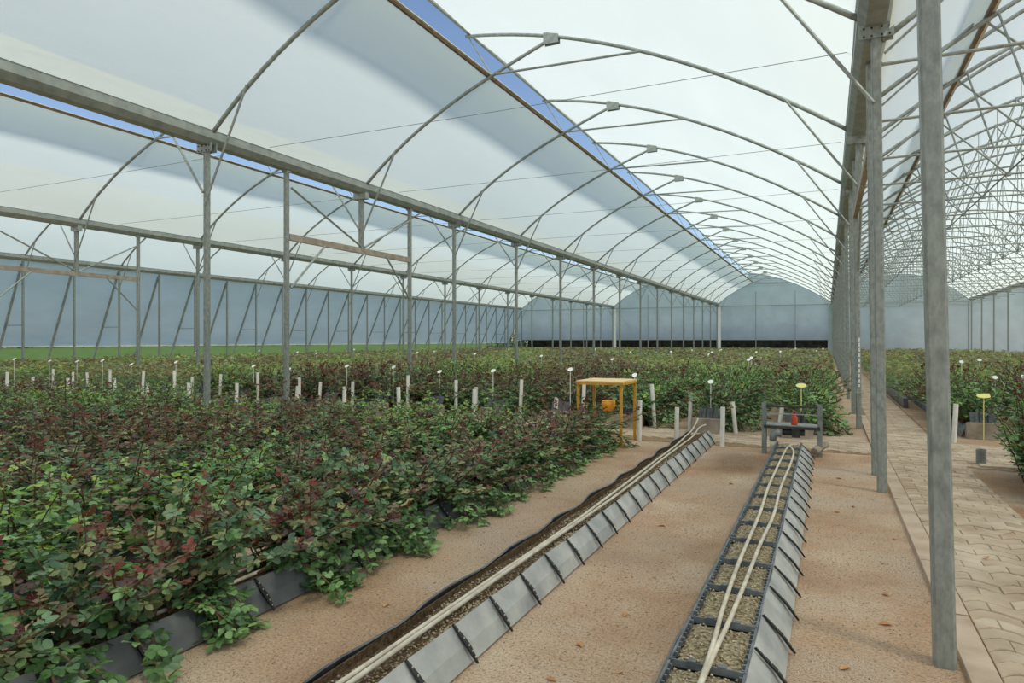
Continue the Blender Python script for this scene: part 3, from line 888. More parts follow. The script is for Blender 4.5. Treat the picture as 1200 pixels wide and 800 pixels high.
hose([(-1.77, 0.7, HZ), (-1.735, 2.1, HZ), (-1.72, 3.27, HZ), (-1.70, 4.41, HZ), (-1.70, 5.8, HZ + .01), (-1.74, 7.4, HZ), (-1.76, 8.7, HZ), (-1.80, 9.5, HZ), (-1.79, 10.0, 0.22), (-1.77, 10.35, 0.34)],
     'beige drip hose on the trough beside the roses, curling up at its end')
hose([(-1.70, 0.7, HZ), (-1.70, 2.1, HZ), (-1.695, 3.15, HZ), (-1.685, 4.0, HZ), (-1.668, 4.93, HZ), (-1.66, 6.0, HZ), (-1.69, 7.4, HZ), (-1.70, 8.6, HZ), (-1.71, 9.6, HZ), (-1.71, 10.1, 0.24), (-1.64, 10.25, 0.27)],
     'beige drip hose on the trough beside the roses, on its gravel side')

# planted troughs
def bed_trough(k, y0, y1, label, clips):
    x = ROWX(k)
    t = trough(x, 0.15, 0.085, y0, y1, label, 10 + k, clips, 'dark_liner')
    s = MB().box(x, (y0 + y1) / 2, TZ - 0.075, 0.29, y1 - y0 - 0.05, 0.11).build('substrate', M['dark_soil'], t); s['kind'] = 'stuff'
    for dx in (-0.05, 0.06):
        MB().tube([(x + dx + 0.012 * math.sin(y * 3), y, TZ + 0.0) for y in np.arange(y0 + 0.1, y1 - 0.1, 0.25)], 0.011, 6).build('hose_run', M['hose'], t)
bed_trough(2, 0.3, 9.45, 'dark grey trough under the front row of roses', True)
for k in range(3, 15):
    bed_trough(k, 0.3 if k < 6 else 2.5, 9.45, 'dark grey trough under the ' + ORD(k - 1) + ' planted row from the empty troughs', False)
for k in range(0, 21):
    bed_trough(k, 11.75, 61.5, 'long dark trough under the ' + ORD(k + 1) + ' rose row from the path posts', False)
for k in range(0, 6):
    x = RROW0 + k * PITCH
    t = trough(x, 0.15, 0.085, 12.6, 61.5, 'long dark trough under the ' + ORD(k + 1) + ' rose row right of the path', 40 + k, False, 'dark_liner')

# ------------------------------------------------------------------ cross path furniture
def pvc(x, y, h, tilt, az, label, group=None, r=0.034):
    o = MB().lathe([(r, 0), (r, h), (r * 0.8, h), (r * 0.8, h - 0.06)], 12).build('pvc_stake', M['pvc'])
    o.location = (x, y, 0); o.rotation_euler = (tilt * math.cos(az), tilt * math.sin(az), 0)
    return tag(o, label, 'stake', group)
pvc(-1.37, 10.0, 0.57, 0.02, 1, 'white pipe stake on bare soil beside the empty trough end')
pvc(-2.10, 10.38, 0.50, 0.02, 2, 'white pipe stake at the rose side of the empty trough end')
pvc(-1.36, 11.5, 0.52, 0.10, 4.6, 'leaning white pipe stake beyond the cross path by the concrete block')
pvc(-2.14, 11.7, 0.60, 0.03, 1, 'white pipe stake beyond the cross path between two concrete blocks')
pvc(-0.71, 11.45, 0.50, 0.13, 1.5, 'leaning pale pipe stake behind the black metal stand')
pvc(-2.60, 10.06, 0.62, 0.03, 1, 'white pipe stake standing against the ochre frame')
pvc(1.72, 11.9, 0.58, 0.05, 1, 'pale pipe stake right of the paved path')
for k in range(2, 16):
    x = ROWX(k)
    if k > 2: pvc(x + 0.42 + rnd.uniform(-.1, .1), 9.75 + rnd.uniform(-.15, .15), rnd.uniform(0.58, 0.74), rnd.uniform(0, 0.1), rnd.uniform(0, 6), 'white pipe stake ending the ' + ORD(k - 1) + ' planted row before the cross path', 'white stakes before the cross path')
    pvc(x + rnd.uniform(.3, .5), 11.5 + rnd.uniform(-.1, .2), rnd.uniform(0.62, 0.80), rnd.uniform(0, 0.09), rnd.uniform(0, 6), 'white pipe stake heading the ' + ORD(k + 1) + ' rose row from the path posts', 'white stakes beyond the cross path')
    if k % 3 == 1: pvc(x - rnd.uniform(.3, .5), 11.55, rnd.uniform(0.6, 0.75), rnd.uniform(0, 0.09), rnd.uniform(0, 6), 'extra white pipe stake heading the ' + ORD(k + 1) + ' rose row from the path posts', 'white stakes beyond the cross path')

def head_block(x, y, label, group):
    t = thing('head_block', label, 'block', (x, y, 0), group)
    b = MB(); a, c = 0.24, 0.02
    pr_ = [(-a, 0.0), (a, 0.0), (a, 0.23), (a - 0.025, 0.25), (-a + 0.025, 0.25), (-a, 0.23)]
    b.prism(pr_, -0.07, 0.07); b.build('block', M['concrete'], t)
    V = []; Fc = []; nx, ny = 9, 5
    for j in range(ny):
        for i in range(nx):
            u, v = i / (nx - 1), j / (ny - 1)
            V.append((-0.17 + 0.34 * u, 0.08 + 0.03 * math.sin(i * 2.2) * (1 - v) + 0.10 * v, 0.20 + 0.21 * v - 0.02 * abs(u - 0.5)))
    for j in range(ny - 1):
        for i in range(nx - 1): Fc.append((j * nx + i, j * nx + i + 1, (j + 1) * nx + i + 1, (j + 1) * nx + i))
    n = len(V); V2 = V + [(x_, y_ + 0.02, z_) for x_, y_, z_ in V]
    F2 = Fc + [tuple(q + n for q in reversed(f)) for f in Fc]
    MB().add(V2, F2).build('end_flap', M['dark_liner'], t)
    st = MB()
    for dx in (-0.05, 0.06): st.tube([(dx, 0.06, 0.20), (dx + 0.01, 0.16, 0.43)], 0.008, 5)
    st.build('strap', M['black'], t)
    return t
head_block(ROWX(0), 11.22, 'concrete block with dark liner flap behind the black stand', None)
head_block(ROWX(1), 11.22, 'concrete block with dark liner flap between leaning stakes', None)
head_block(ROWX(2), 11.22, 'concrete block with dark liner flap behind the ochre frame', None)
for k in range(3, 13): head_block(ROWX(k), 11.3, 'concrete block heading the ' + ORD(k + 1) + ' rose row from the path posts', 'row head blocks behind the roses')
head_block(RROW0 + 0.05, 12.45, 'concrete block with dark liner flap right of the paved path', None)

def plant_sign(x, y, h, label, group, mat='tag', w=0.095):
    t = thing('plant_sign', label, 'sign', (x, y, 0), group)
    MB().tube([(0, 0, 0.0), (0, 0, h)], 0.007, 6).build('stick', M['pvc'] if mat == 'tag' else M[mat], t)
    V = []; n = 14
    for s_ in (-0.004, 0.004):
        V += [(w / 2 * math.cos(2 * math.pi * i / n), s_ + 0.042 * math.sin(2 * math.pi * i / n), h + 0.032 * math.sin(2 * math.pi * i / n) + 0.02) for i in range(n)]
    Fc = [tuple(range(n - 1, -1, -1)), tuple(range(n, 2 * n))] + [(i, (i + 1) % n, n + (i + 1) % n, n + i) for i in range(n)]
    MB().add(V, Fc).build('plate', M[mat], t)
plant_sign(ROWX(0) + 0.06, 11.45, 0.80, 'oval cream plant sign above the black metal stand', None, 'yellow_tag', 0.16)
plant_sign(RROW0 + 0.02, 12.35, 0.66, 'oval yellow plant sign over the liner flap right of the path', None, 'yellow_tag', 0.19)
plant_sign(ROWX(1), 11.5, 0.82, 'small oval plant sign at the block between leaning stakes', None)
for k in range(2, 17):
    plant_sign(ROWX(k) + rnd.uniform(-.1, .15), 11.6 + rnd.uniform(-.1, .2), rnd.uniform(0.86, 0.98), 'white oval plant sign heading the ' + ORD(k + 1) + ' rose row from the path posts', 'white signs beyond the cross path')
for i in range(26):
    k = rnd.randint(0, 20)
    plant_sign(ROWX(k) + rnd.uniform(-.2, .2), rnd.uniform(15, 45), rnd.uniform(0.92, 1.05), 'white plant sign standing deep among the far roses', 'white signs deep among the roses')
for x, y, z in ((2.2, 18, .95), (2.9, 19, 1.0), (3.6, 21, 1.0), (2.5, 15.5, .78), (3.0, 16, .78), (3.5, 16.2, .8)):
    plant_sign(x, y, z, 'white plant sign among the roses right of the path', 'white signs right of the path')

# ochre frame table at the end of the front row
def ochre_frame():
    x0, x1, y0, y1, h = -3.34, -2.66, 9.32, 10.10, 0.935
    t = thing('ochre_frame', 'ochre painted metal frame with pale board top astride the front row', 'frame', (-3.0, 9.7, 0))
    ox, oy = -3.0, 9.7
    MB().box(0, 0, h - 0.008, x1 - x0 + 0.02, y1 - y0 + 0.02, 0.022).build('top_board', M['top_board'], t)
    MB().box(0, y0 - oy, h - 0.035, x1 - x0, 0.035, 0.035).build('apron_bar', M['yellow'], t)
    MB().box(0, y1 - oy, h - 0.035, x1 - x0, 0.035, 0.035).build('apron_bar', M['yellow'], t)
    for x in (x0, x1): MB().box(x - ox, 0, h - 0.035, 0.035, y1 - y0, 0.035).build('apron_bar', M['yellow'], t)
    for x in (x0 + .015, x1 - .015):
        for y in (y0 + .015, y1 - .015):
            MB().box(x - ox, y - oy, (h - 0.03) / 2, 0.038, 0.038, h - 0.03).build('leg', M['yellow'], t)
            s = 1 if y < oy else -1
            MB().tube([(x - ox, y - oy + s * .015, h - 0.22), (x - ox, y - oy + s * .07, h - 0.10), (x - ox, y - oy + s * .16, h - 0.045)], 0.010, 6).build('corner_stay', M['yellow'], t)
ochre_frame()
o = MB().lathe([(0.05, 0), (0.10, 0.03), (0.125, 0.12), (0.12, 0.20), (0.10, 0.20), (0.09, 0.10), (0.02, 0.06)], 14).build('orange_bucket', M['orange'], None, True)
o.location = (-3.42, 11.15, 0.29); tag(o, 'orange bowl on the concrete block behind the ochre frame', 'bucket')

# black metal stand over the end of the empty trough
def stand():
    t = thing('metal_stand', 'grey legged metal stand with black bars over the trough end', 'stand', (-0.43, 9.65, 0))
    w = 0.345; h = 0.69
    for sx in (-1, 1):
        for dy in (-0.02, 0.30):
            mb = MB().box(sx * w, dy, h / 2, 0.055 if dy < 0 else 0.03, 0.02 if dy < 0 else 0.03, h if dy < 0 else h * .55)
            if dy < 0: mb.box(sx * (w - 0.03 * 1), dy + 0.03, h / 2, 0.006, 0.05, h)
            mb.build('leg', M['grey_paint'], t)
    MB().box(0, -0.01, h - 0.045, 2 * w, 0.02, 0.028).build('top_bar', M['dark_metal'], t)
    MB().tube([(-w, -0.01, 0.545), (w, -0.01, 0.545)], 0.006, 6).build('wire', M['steel'], t)
    MB().box(0, 0.12, 0.385, 2 * w, 0.30, 0.02).build('shelf', M['grey_paint'], t)
    MB().box(0, -0.03, 0.365, 2 * w, 0.02, 0.035).build('shelf_edge', M['dark_metal'], t)
    # mechanism under the shelf
    mb = MB().tube([(-0.12, 0.05, 0.30), (0.16, 0.05, 0.30)], 0.045, 10).box(0.05, 0.05, 0.30, 0.10, 0.12, 0.13)
    mb.build('valve_body', M['dark_metal'], t)
stand()
t = thing('red_bottle', 'small red capped bottle standing on the black metal stand', 'bottle', (-0.40, 9.74, 0.395)); t.scale = (0.85, 0.85, 0.85)
MB().lathe([(0.045, 0), (0.048, 0.02), (0.048, 0.11), (0.030, 0.135), (0.024, 0.15)], 14).build('body', M['red'], t, True)
MB().tube([(0.030 * math.cos(a), 0, 0.185 + 0.032 * math.sin(a)) for a in np.linspace(-1.57, 4.71, 16)], 0.010, 6).build('handle_ring', M['red'], t, True)
t = thing('drain_elbow', 'beige drain pipe with grey elbow beside the black stand', 'pipe', (-0.66, 9.62, 0))
MB().lathe([(0.038, 0), (0.038, 0.20)], 12).build('riser', M['hose'], t, True)
MB().tube([(0, 0, 0.19), (0, 0, 0.24), (0.015, 0, 0.27), (0.045, 0, 0.285), (0.10, 0, 0.29)], 0.046, 12).build('elbow', M['grey_paint'], t, True)
o = MB().tube([(-0.15, 9.55, 0.08), (-0.05, 9.75, 0.14), (-0.02, 9.9, 0.13)], 0.05, 8).build('grey_duct', M['concrete']); tag(o, 'short grey duct piece behind the stand leg', 'pipe')
t = thing('stub_pipe', 'short grey stub pipe standing in soil right of the path', 'pipe', (1.70, 9.82, 0))
MB().lathe([(0.055, 0), (0.055, 0.20), (0.045, 0.20), (0.045, 0.15)], 12).build('pipe', M['grey_paint'], t)
MB().lathe([(0.075, 0), (0.06, 0.02)], 12).build('collar', M['dark_metal'], t)
# block row end far along the path
o = MB().box(1.60, 20.4, 0.11, 0.10, 6.0, 0.22).build('bed_edging', M['dark_liner']); tag(o, 'low grey bed edging right of the path further along', 'edging')

# ------------------------------------------------------------------ plants
PAL = {
    'dark': [srgb(58, 82, 58), srgb(72, 98, 68), srgb(86, 110, 80), srgb(100, 124, 96)],
    'green': [srgb(86, 118, 70), srgb(106, 138, 86), srgb(124, 152, 102), srgb(78, 106, 66)],
    'bright': [srgb(126, 152, 74), srgb(142, 164, 90), srgb(110, 142, 68)],
    'red': [srgb(104, 48, 42), srgb(92, 42, 42), srgb(122, 62, 48), srgb(112, 70, 52)],
    'brown': [srgb(100, 82, 70), srgb(114, 98, 80), srgb(88, 70, 66), srgb(122, 106, 82)],
    'olive': [srgb(118, 122, 82), srgb(106, 108, 72), srgb(132, 134, 90)],
    'gold': [srgb(128, 118, 70), srgb(116, 108, 62), srgb(138, 132, 82)],
}
PALN = {k: np.array([c[:3] for c in v]) * (1.05 if k == 'red' else (1.3 if k == 'brown' else 1.55)) for k, v in PAL.items()}

# one leaflet: 8 points, 8 triangles, folded along the midrib, tip drooping
LEAFLET_V = np.array([[0, 0, 0], [0.5, 0, -0.05], [1, 0, -0.16], [0.20, 0.27, 0.05], [0.60, 0.36, 0.02], [0.20, -0.27, 0.05], [0.60, -0.36, 0.02], [0.90, 0.18, -0.07], [0.90, -0.18, -0.07]])
LEAFLET_F = np.array([[0, 1, 3], [3, 1, 4], [4, 1, 7], [7, 1, 2], [0, 5, 1], [5, 6, 1], [6, 8, 1], [8, 2, 1]])
DIAMOND_V = np.array([[0, 0, 0], [0.5, 0.30, 0.03], [1, 0, -0.14], [0.5, -0.30, 0.03]])
DIAMOND_F = np.array([[0, 3, 2], [0, 2, 1]])

def leaf_frames(pos, dirs, up):
    d = dirs / np.linalg.norm(dirs, axis=1, keepdims=True)
    s_ = np.cross(up, d); s_ /= np.maximum(np.linalg.norm(s_, axis=1, keepdims=True), 1e-6)
    u = np.cross(d, s_)
    return np.stack([d, s_, u], axis=2)         # columns: x,y,z axes

def expand(pos, fr, size, col, LV, LF):
    n = len(pos); m = len(LV)
    V = np.einsum('nij,mj->nmi', fr, LV) * size[:, None, None] + pos[:, None, :]
    Fq = (LF[None] + (np.arange(n) * m)[:, None, None]).reshape(-1, 3)
    return V.reshape(-1, 3), Fq, np.repeat(col, m, axis=0)

def compound(pos, dirs, size, rg, five=True):
    """leaf positions -> leaflet positions (a terminal leaflet and one or two pairs)"""
    n = len(pos)
    d = dirs / np.linalg.norm(dirs, axis=1, keepdims=True)
    up = np.array([[0, 0, 1.0]]) + rg.normal(0, 0.25, (n, 3))
    s_ = np.cross(up, d); s_ /= np.linalg.norm(s_, axis=1, keepdims=True)
    u = np.cross(d, s_)
    P, D, U, Z, I = [], [], [], [], []
    spec = [(1.0, 0, 1.0), (0.62, 1, 0.9), (0.62, -1, 0.9)] + ([(0.28, 1, 0.72), (0.28, -1, 0.72)] if five else [])
    for along, side, sc in spec:
        P.append(pos + d * (size * 1.05 * along)[:, None] + u * (-0.10 * size * along)[:, None])
        D.append(d * (0.45 if side else 1.0) + s_ * side * 0.9 + u * (-0.12) + rg.normal(0, 0.10, (n, 3)))
        U.append(u + rg.normal(0, 0.22, (n, 3))); Z.append(size * sc * rg.uniform(0.85, 1.1, n)); I.append(np.arange(n))
    return np.concatenate(P), np.concatenate(D), np.concatenate(U), np.concatenate(Z), np.concatenate(I)

def grow(rg, ncane, height, spread, nleaf, droop=0, side=0.0):
    """canes as polylines and leaves along them"""
    canes, lp, ld, lt, lc = [], [], [], [], []
    for c in range(ncane + droop):
        hang = c >= ncane
        a = rg.uniform(0, 2 * math.pi) if not hang else rg.normal(0, 0.5)
        p = np.array([rg.normal(0, 0.05), rg.normal(0, 0.08), 0.0])
        L = height * rg.uniform(0.62, 1.22) if not hang else rg.uniform(0.45, 0.75)
        el = math.radians(rg.uniform(34, 86)) if not hang else math.radians(rg.uniform(25, 50))
        n = 9; st = L / n; pts = [p.copy()]
        out = np.array([math.cos(a), math.sin(a) , 0.0])
        bend = rg.uniform(-0.02, 0.05) * spread if not hang else -0.26
        for i in range(n):
            el = el + (bend if hang else -bend)
            p = p + st * (out * math.cos(el) * (spread if not hang else 1.0) + np.array([0, 0, math.sin(el)])) + rg.normal(0, 0.006, 3)
            if p[2] < -TZ + 0.03: p[2] = -TZ + 0.03
            pts.append(p.copy())
        canes.append(pts)
        pts = np.array(pts); ph = rg.uniform(0, 6.28)
        for j in range(nleaf):
            t = (j + rg.uniform(0.1, 0.9)) / nleaf
            t = 0.12 + 0.88 * t
            q = t * n; i = min(int(q), n - 1); f = q - i
            pos = pts[i] * (1 - f) + pts[i + 1] * f
            ph += 2.4 + rg.normal(0, 0.3)
            ele = rg.uniform(-0.25, 0.55) + 0.5 * (t > 0.85)
            lp.append(pos); ld.append([math.cos(ph) * math.cos(ele), math.sin(ph) * math.cos(ele), math.sin(ele)])
            lt.append(t); lc.append(c)
    return canes, np.array(lp), np.array(ld), np.array(lt), np.array(lc)

def leaf_colors(rg, kind, lt, lc, ncane, hang=999):
    n = len(lt); col = np.zeros((n, 3))
    cane_red = rg.uniform(0, 1, ncane + 20)
    for i in range(n):
        t = lt[i]; r = rg.uniform()
        redness = cane_red[lc[i]]
        if lc[i] >= hang: pal = 'green' if r < 0.8 else 'dark'
        elif kind == 'red':
            if t > 0.80 and redness > 0.35: pal = 'red'
            elif t > 0.5 and redness > 0.35: pal = 'brown' if r < 0.7 else 'olive'
            else: pal = 'dark' if r < 0.6 else ('olive' if r < 0.85 else 'brown')
        elif kind == 'mixed':
            if t > 0.86 and redness > 0.55: pal = 'red'
            elif t > 0.55 and redness > 0.6: pal = 'brown' if r < 0.5 else 'olive'
            else: pal = 'dark' if r < 0.55 else ('green' if r < 0.9 else 'olive')
        elif kind == 'bright':
            pal = 'bright' if (t > 0.6 and r < 0.6) else ('green' if r < 0.8 else 'dark')
        else:
            pal = 'dark' if (t < 0.6 and r < 0.65) else ('green' if r < 0.85 else 'bright')
            if t > 0.92 and redness > 0.75: pal = 'red'
        P = PALN[pal]; col[i] = P[rg.integers(len(P))] * rg.uniform(0.82, 1.12)
    return col

def cane_mesh(canes, name='canes'):
    mb = MB()
    for pts in canes:
        n = len(pts)
        mb.tube([tuple(p) for p in pts[::2] + [pts[-1]]], 0.005, 4, False, [0.0065 - 0.004 * i / (n / 2 + 1) for i in range(len(pts[::2]) + 1)])
    return mb.mesh(name, M['cane'])

KINDS = ['red', 'mixed', 'green', 'bright']
VAR = {}
def bush_variant(kind, seed, ncane=19, height=0.55, spread=1.45, nleaf=14, droop=0, lsize=0.047):
    rg = np.random.default_rng(seed)
    canes, lp, ld, lt, lc = grow(rg, ncane, height, spread, nleaf, droop)
    col = leaf_colors(rg, kind, lt, lc, ncane + droop, ncane)
    size = lsize * rg.uniform(0.75, 1.15, len(lp)) * np.where(lt > 0.82, 0.68, 1.0)
    P, D, U, Z, I = compound(lp, ld, size, rg)
    fr = leaf_frames(P, D, U)
    V, Fq, C = expand(P, fr, Z, col[I] * rg.uniform(0.92, 1.08, (len(I), 1)), LEAFLET_V, LEAFLET_F)
    return np_mesh('foliage', V, Fq, M['leaf'], C), cane_mesh(canes)
for ki, kind in enumerate(KINDS):
    VAR[kind] = [bush_variant(kind, 100 + ki * 10 + s) for s in range(4)]
    VAR['spill ' + kind] = [bush_variant(kind, 300 + ki * 10 + s, ncane=16, droop=6) for s in range(3)]

LAB = {'red': 'with dark red shoots', 'mixed': 'with bronze-tinged leaves', 'green': 'with deep green leaves', 'bright': 'with yellow-green leaves'}
def place_bush(kind, x, y, z, sc, where, rg, which, zs=1.0, spill=False):
    fol, can = rg.choice(VAR[('spill ' if spill else '') + kind])
    t = thing('rose_bush', 'rose bush ' + LAB[kind] + ', ' + which, 'rose bush', (x, y, z), 'roses ' + where, rg.uniform(0, 6.28) if not spill else rg.uniform(-.35, .35))
    t.scale = (sc * rg.uniform(0.95, 1.2), sc * rg.uniform(0.95, 1.2), sc * zs)
    o = link('foliage', fol, t); o['kind'] = 'stuff'
    o = link('canes', can, t); o['kind'] = 'stuff'
    return t

# nearest bushes of the front row: every leaf its own part
def leaf_mesh(col, seed, lsize=0.053):
    rg = np.random.default_rng(seed)
    P, D, U, Z, I = compound(np.zeros((1, 3)), np.array([[1.0, 0, 0]]), np.array([lsize]), rg)
    fr = leaf_frames(P, D, U)
    V, Fq, C = expand(P, fr, Z, np.tile(col, (len(P), 1)) * rg.uniform(0.9, 1.1, (len(P), 1)), LEAFLET_V, LEAFLET_F)
    mb_r = MB().tube([(0, 0, 0), (lsize * 1.05, 0, -0.1 * lsize)], 0.0015, 3, False)
    o = len(V)
    Fr = []
    for f in mb_r.f: Fr += [(f[0], f[1], f[2]), (f[0], f[2], f[3])]
    V = np.concatenate([V, np.array(mb_r.v)]); Fq = np.concatenate([Fq, np.array(Fr) + o]); C = np.concatenate([C, np.tile(col * 0.8, (len(mb_r.v), 1))])
    return np_mesh('leaf', V, Fq, M['leaf'], C)
LEAVES = {}
sd = 500
for pal, P in PALN.items():
    LEAVES[pal] = []
    for c in P:
        for q in range(2):
            LEAVES[pal].append(leaf_mesh(np.array(c), sd)); sd += 1

def detail_bush(kind, x, y, z, seed, where, which):
    rg = np.random.default_rng(seed)
    canes, lp, ld, lt, lc = grow(rg, 14, 0.52, 1.35, 16, droop=4)
    t = thing('rose_bush', 'rose bush ' + LAB[kind] + ', ' + which, 'rose bush', (x, y, z), 'roses ' + where)
    o = link('canes', cane_mesh(canes), t); o['kind'] = 'stuff'
    red = rg.uniform(0, 1, 30)
    for i in range(len(lp)):
        tt = lt[i]; r = rg.uniform(); rd = red[lc[i]]
        hang = lc[i] >= 14
        if hang: pal = 'green' if r < 0.75 else 'dark'
        elif kind == 'red': pal = 'red' if (tt > 0.8 and rd > .3) else (('brown' if r < .6 else 'olive') if tt > 0.45 and rd > .3 else ('dark' if r < .7 else 'olive'))
        else: pal = 'red' if (tt > 0.88 and rd > .5) else ('brown' if tt > .6 and rd > .55 and r < .6 else ('dark' if r < .5 else ('green' if r < .9 else 'olive')))
        me = LEAVES[pal][rg.integers(len(LEAVES[pal]))]
        d = Vector(ld[i]).normalized(); s_ = Vector((0, 0, 1)).cross(d).normalized(); u = d.cross(s_)
        R = Matrix((d, s_, u)).transposed() @ Matrix.Rotation(rg.normal(0, 0.35), 3, 'X')
        sc = float(rg.uniform(0.75, 1.15)) * (0.62 if pal == 'red' else (0.78 if tt > 0.9 else 1.0))
        lo = link('leaf', me, t); lo.matrix_local = Matrix.Translation(Vector(lp[i])) @ R.to_4x4() @ Matrix.Scale(sc, 4)
    return t

def pick_kind(x, y, rg):
    f = math.sin(x * 0.9 + y * 0.37) + math.sin(y * 0.83 - x * 0.31 + 1.3) + rg.uniform(-0.9, 0.9)
    return 'red' if f > 0.75 else ('mixed' if f > -0.45 else ('green' if f > -1.25 else 'bright'))

def in_view(x, y, m=0.9):
    c, s_ = math.cos(YAW), math.sin(YAW)
    d = -s_ * x + c * y; r = c * x + s_ * y
    if d < 0.3: return False
    return -600 / F_PX * d - m < r < 600 / F_PX * d + m

where_near, where_front = 'in the beds before the cross path', 'in the front row spilling over its trough'
nb = 0
sd = 900
y = 1.35
rk = random.Random(21)
front_y = []
while y < 9.3: front_y.append(y); y += 0.33
for i, y in enumerate(front_y):
    kind = 'red' if (i % 3 != 1) else 'mixed'
    fw = ORD(len(front_y) - i) + ' from the ochre frame in the front row'
    if y < 4.4:
        detail_bush(kind, ROWX(2) + rk.uniform(-.03, .05), y, TZ, sd + i, where_front, fw)
    else:
        place_bush('mixed' if i % 2 else kind, ROWX(2) + rk.uniform(-.03, .08), y, TZ, rk.uniform(0.9, 1.05), where_front, rk, fw, 1.0, True)
    nb += 1
for k in range(3, 17):
    y = 0.6
    while y < 9.4:
        x = ROWX(k)
        if in_view(x, y):
            kd = pick_kind(x, y, rk)
            if 4 <= k <= 7 and 6.5 < y < 8.6 and k == 6: kd = 'bright'
            place_bush(kd, x + rk.uniform(-.06, .06), y, TZ, rk.uniform(0.95, 1.2), where_near, rk, ORD(int((9.4 - y) / 0.4) + 1) + ' from cross path, ' + ORD(k - 1) + ' row from empty troughs', rk.uniform(0.78, 0.98), k < 8); nb += 1
        y += 0.40
# beyond the cross path: the first bushes of each row as individuals, the rest as one mass
far_pos = []
for k in range(0, 21):
    y = 11.8
    while y < 61.5:
        if in_view(ROWX(k), y): far_pos.append((ROWX(k), y, k))
        y += 0.42
rt_pos = []
for k in range(0, 7):
    y = 12.9
    while y < 61.5:
        if in_view(RROW0 + k * PITCH, y): rt_pos.append((RROW0 + k * PITCH, y, k))
        y += 0.42
VAR['upright'] = [bush_variant('green', 600 + s_, ncane=34, height=0.98, spread=0.62, nleaf=16, lsize=0.05) for s_ in range(3)]
LAB['upright'] = 'tall and dense with green leaves'
for i, (x, y) in enumerate(((2.12, 9.2), (2.08, 8.8), (2.12, 8.4), (2.15, 8.0), (2.2, 7.6), (2.5, 9.1), (2.5, 8.6), (2.5, 8.1))):
    place_bush('upright', x, y, 0.0, 1.0, 'at the corner right of the path', rk, ORD(i + 1) + ' from the stub pipe', 1.05); nb += 1
far_pos.sort(key=lambda p: math.hypot(p[0], p[1])); rt_pos.sort(key=lambda p: p[1])
budget = 300 - nb
n_rt = min(24, max(0, budget // 4)); n_far = max(0, budget - n_rt)
for x, y, k in far_pos[:n_far]:
    kd = pick_kind(x, y, rk)
    if x > -3.4: kd = 'green' if rk.random() < 0.7 else kd
    place_bush(kd, x + rk.uniform(-.05, .05), y, TZ, rk.uniform(1.12, 1.35), 'at the row heads beyond the cross path', rk, ORD(int((y - 11.7) / 0.42) + 1) + ' beyond cross path, ' + ORD(k + 1) + ' row from path posts', 1.18, k < 6)
for x, y, k in rt_pos[:n_rt]:
    kd = 'green' if rk.random() < 0.6 else pick_kind(x, y, rk)
    place_bush(kd, x + rk.uniform(-.05, .05), y, TZ, rk.uniform(1.0, 1.2), 'right of the paved path', rk, ORD(int((y - 12.7) / 0.42) + 1) + ' behind the flap, ' + ORD(k + 1) + ' row right of path', 1.4)
print('bushes as individuals', nb, n_far, n_rt)

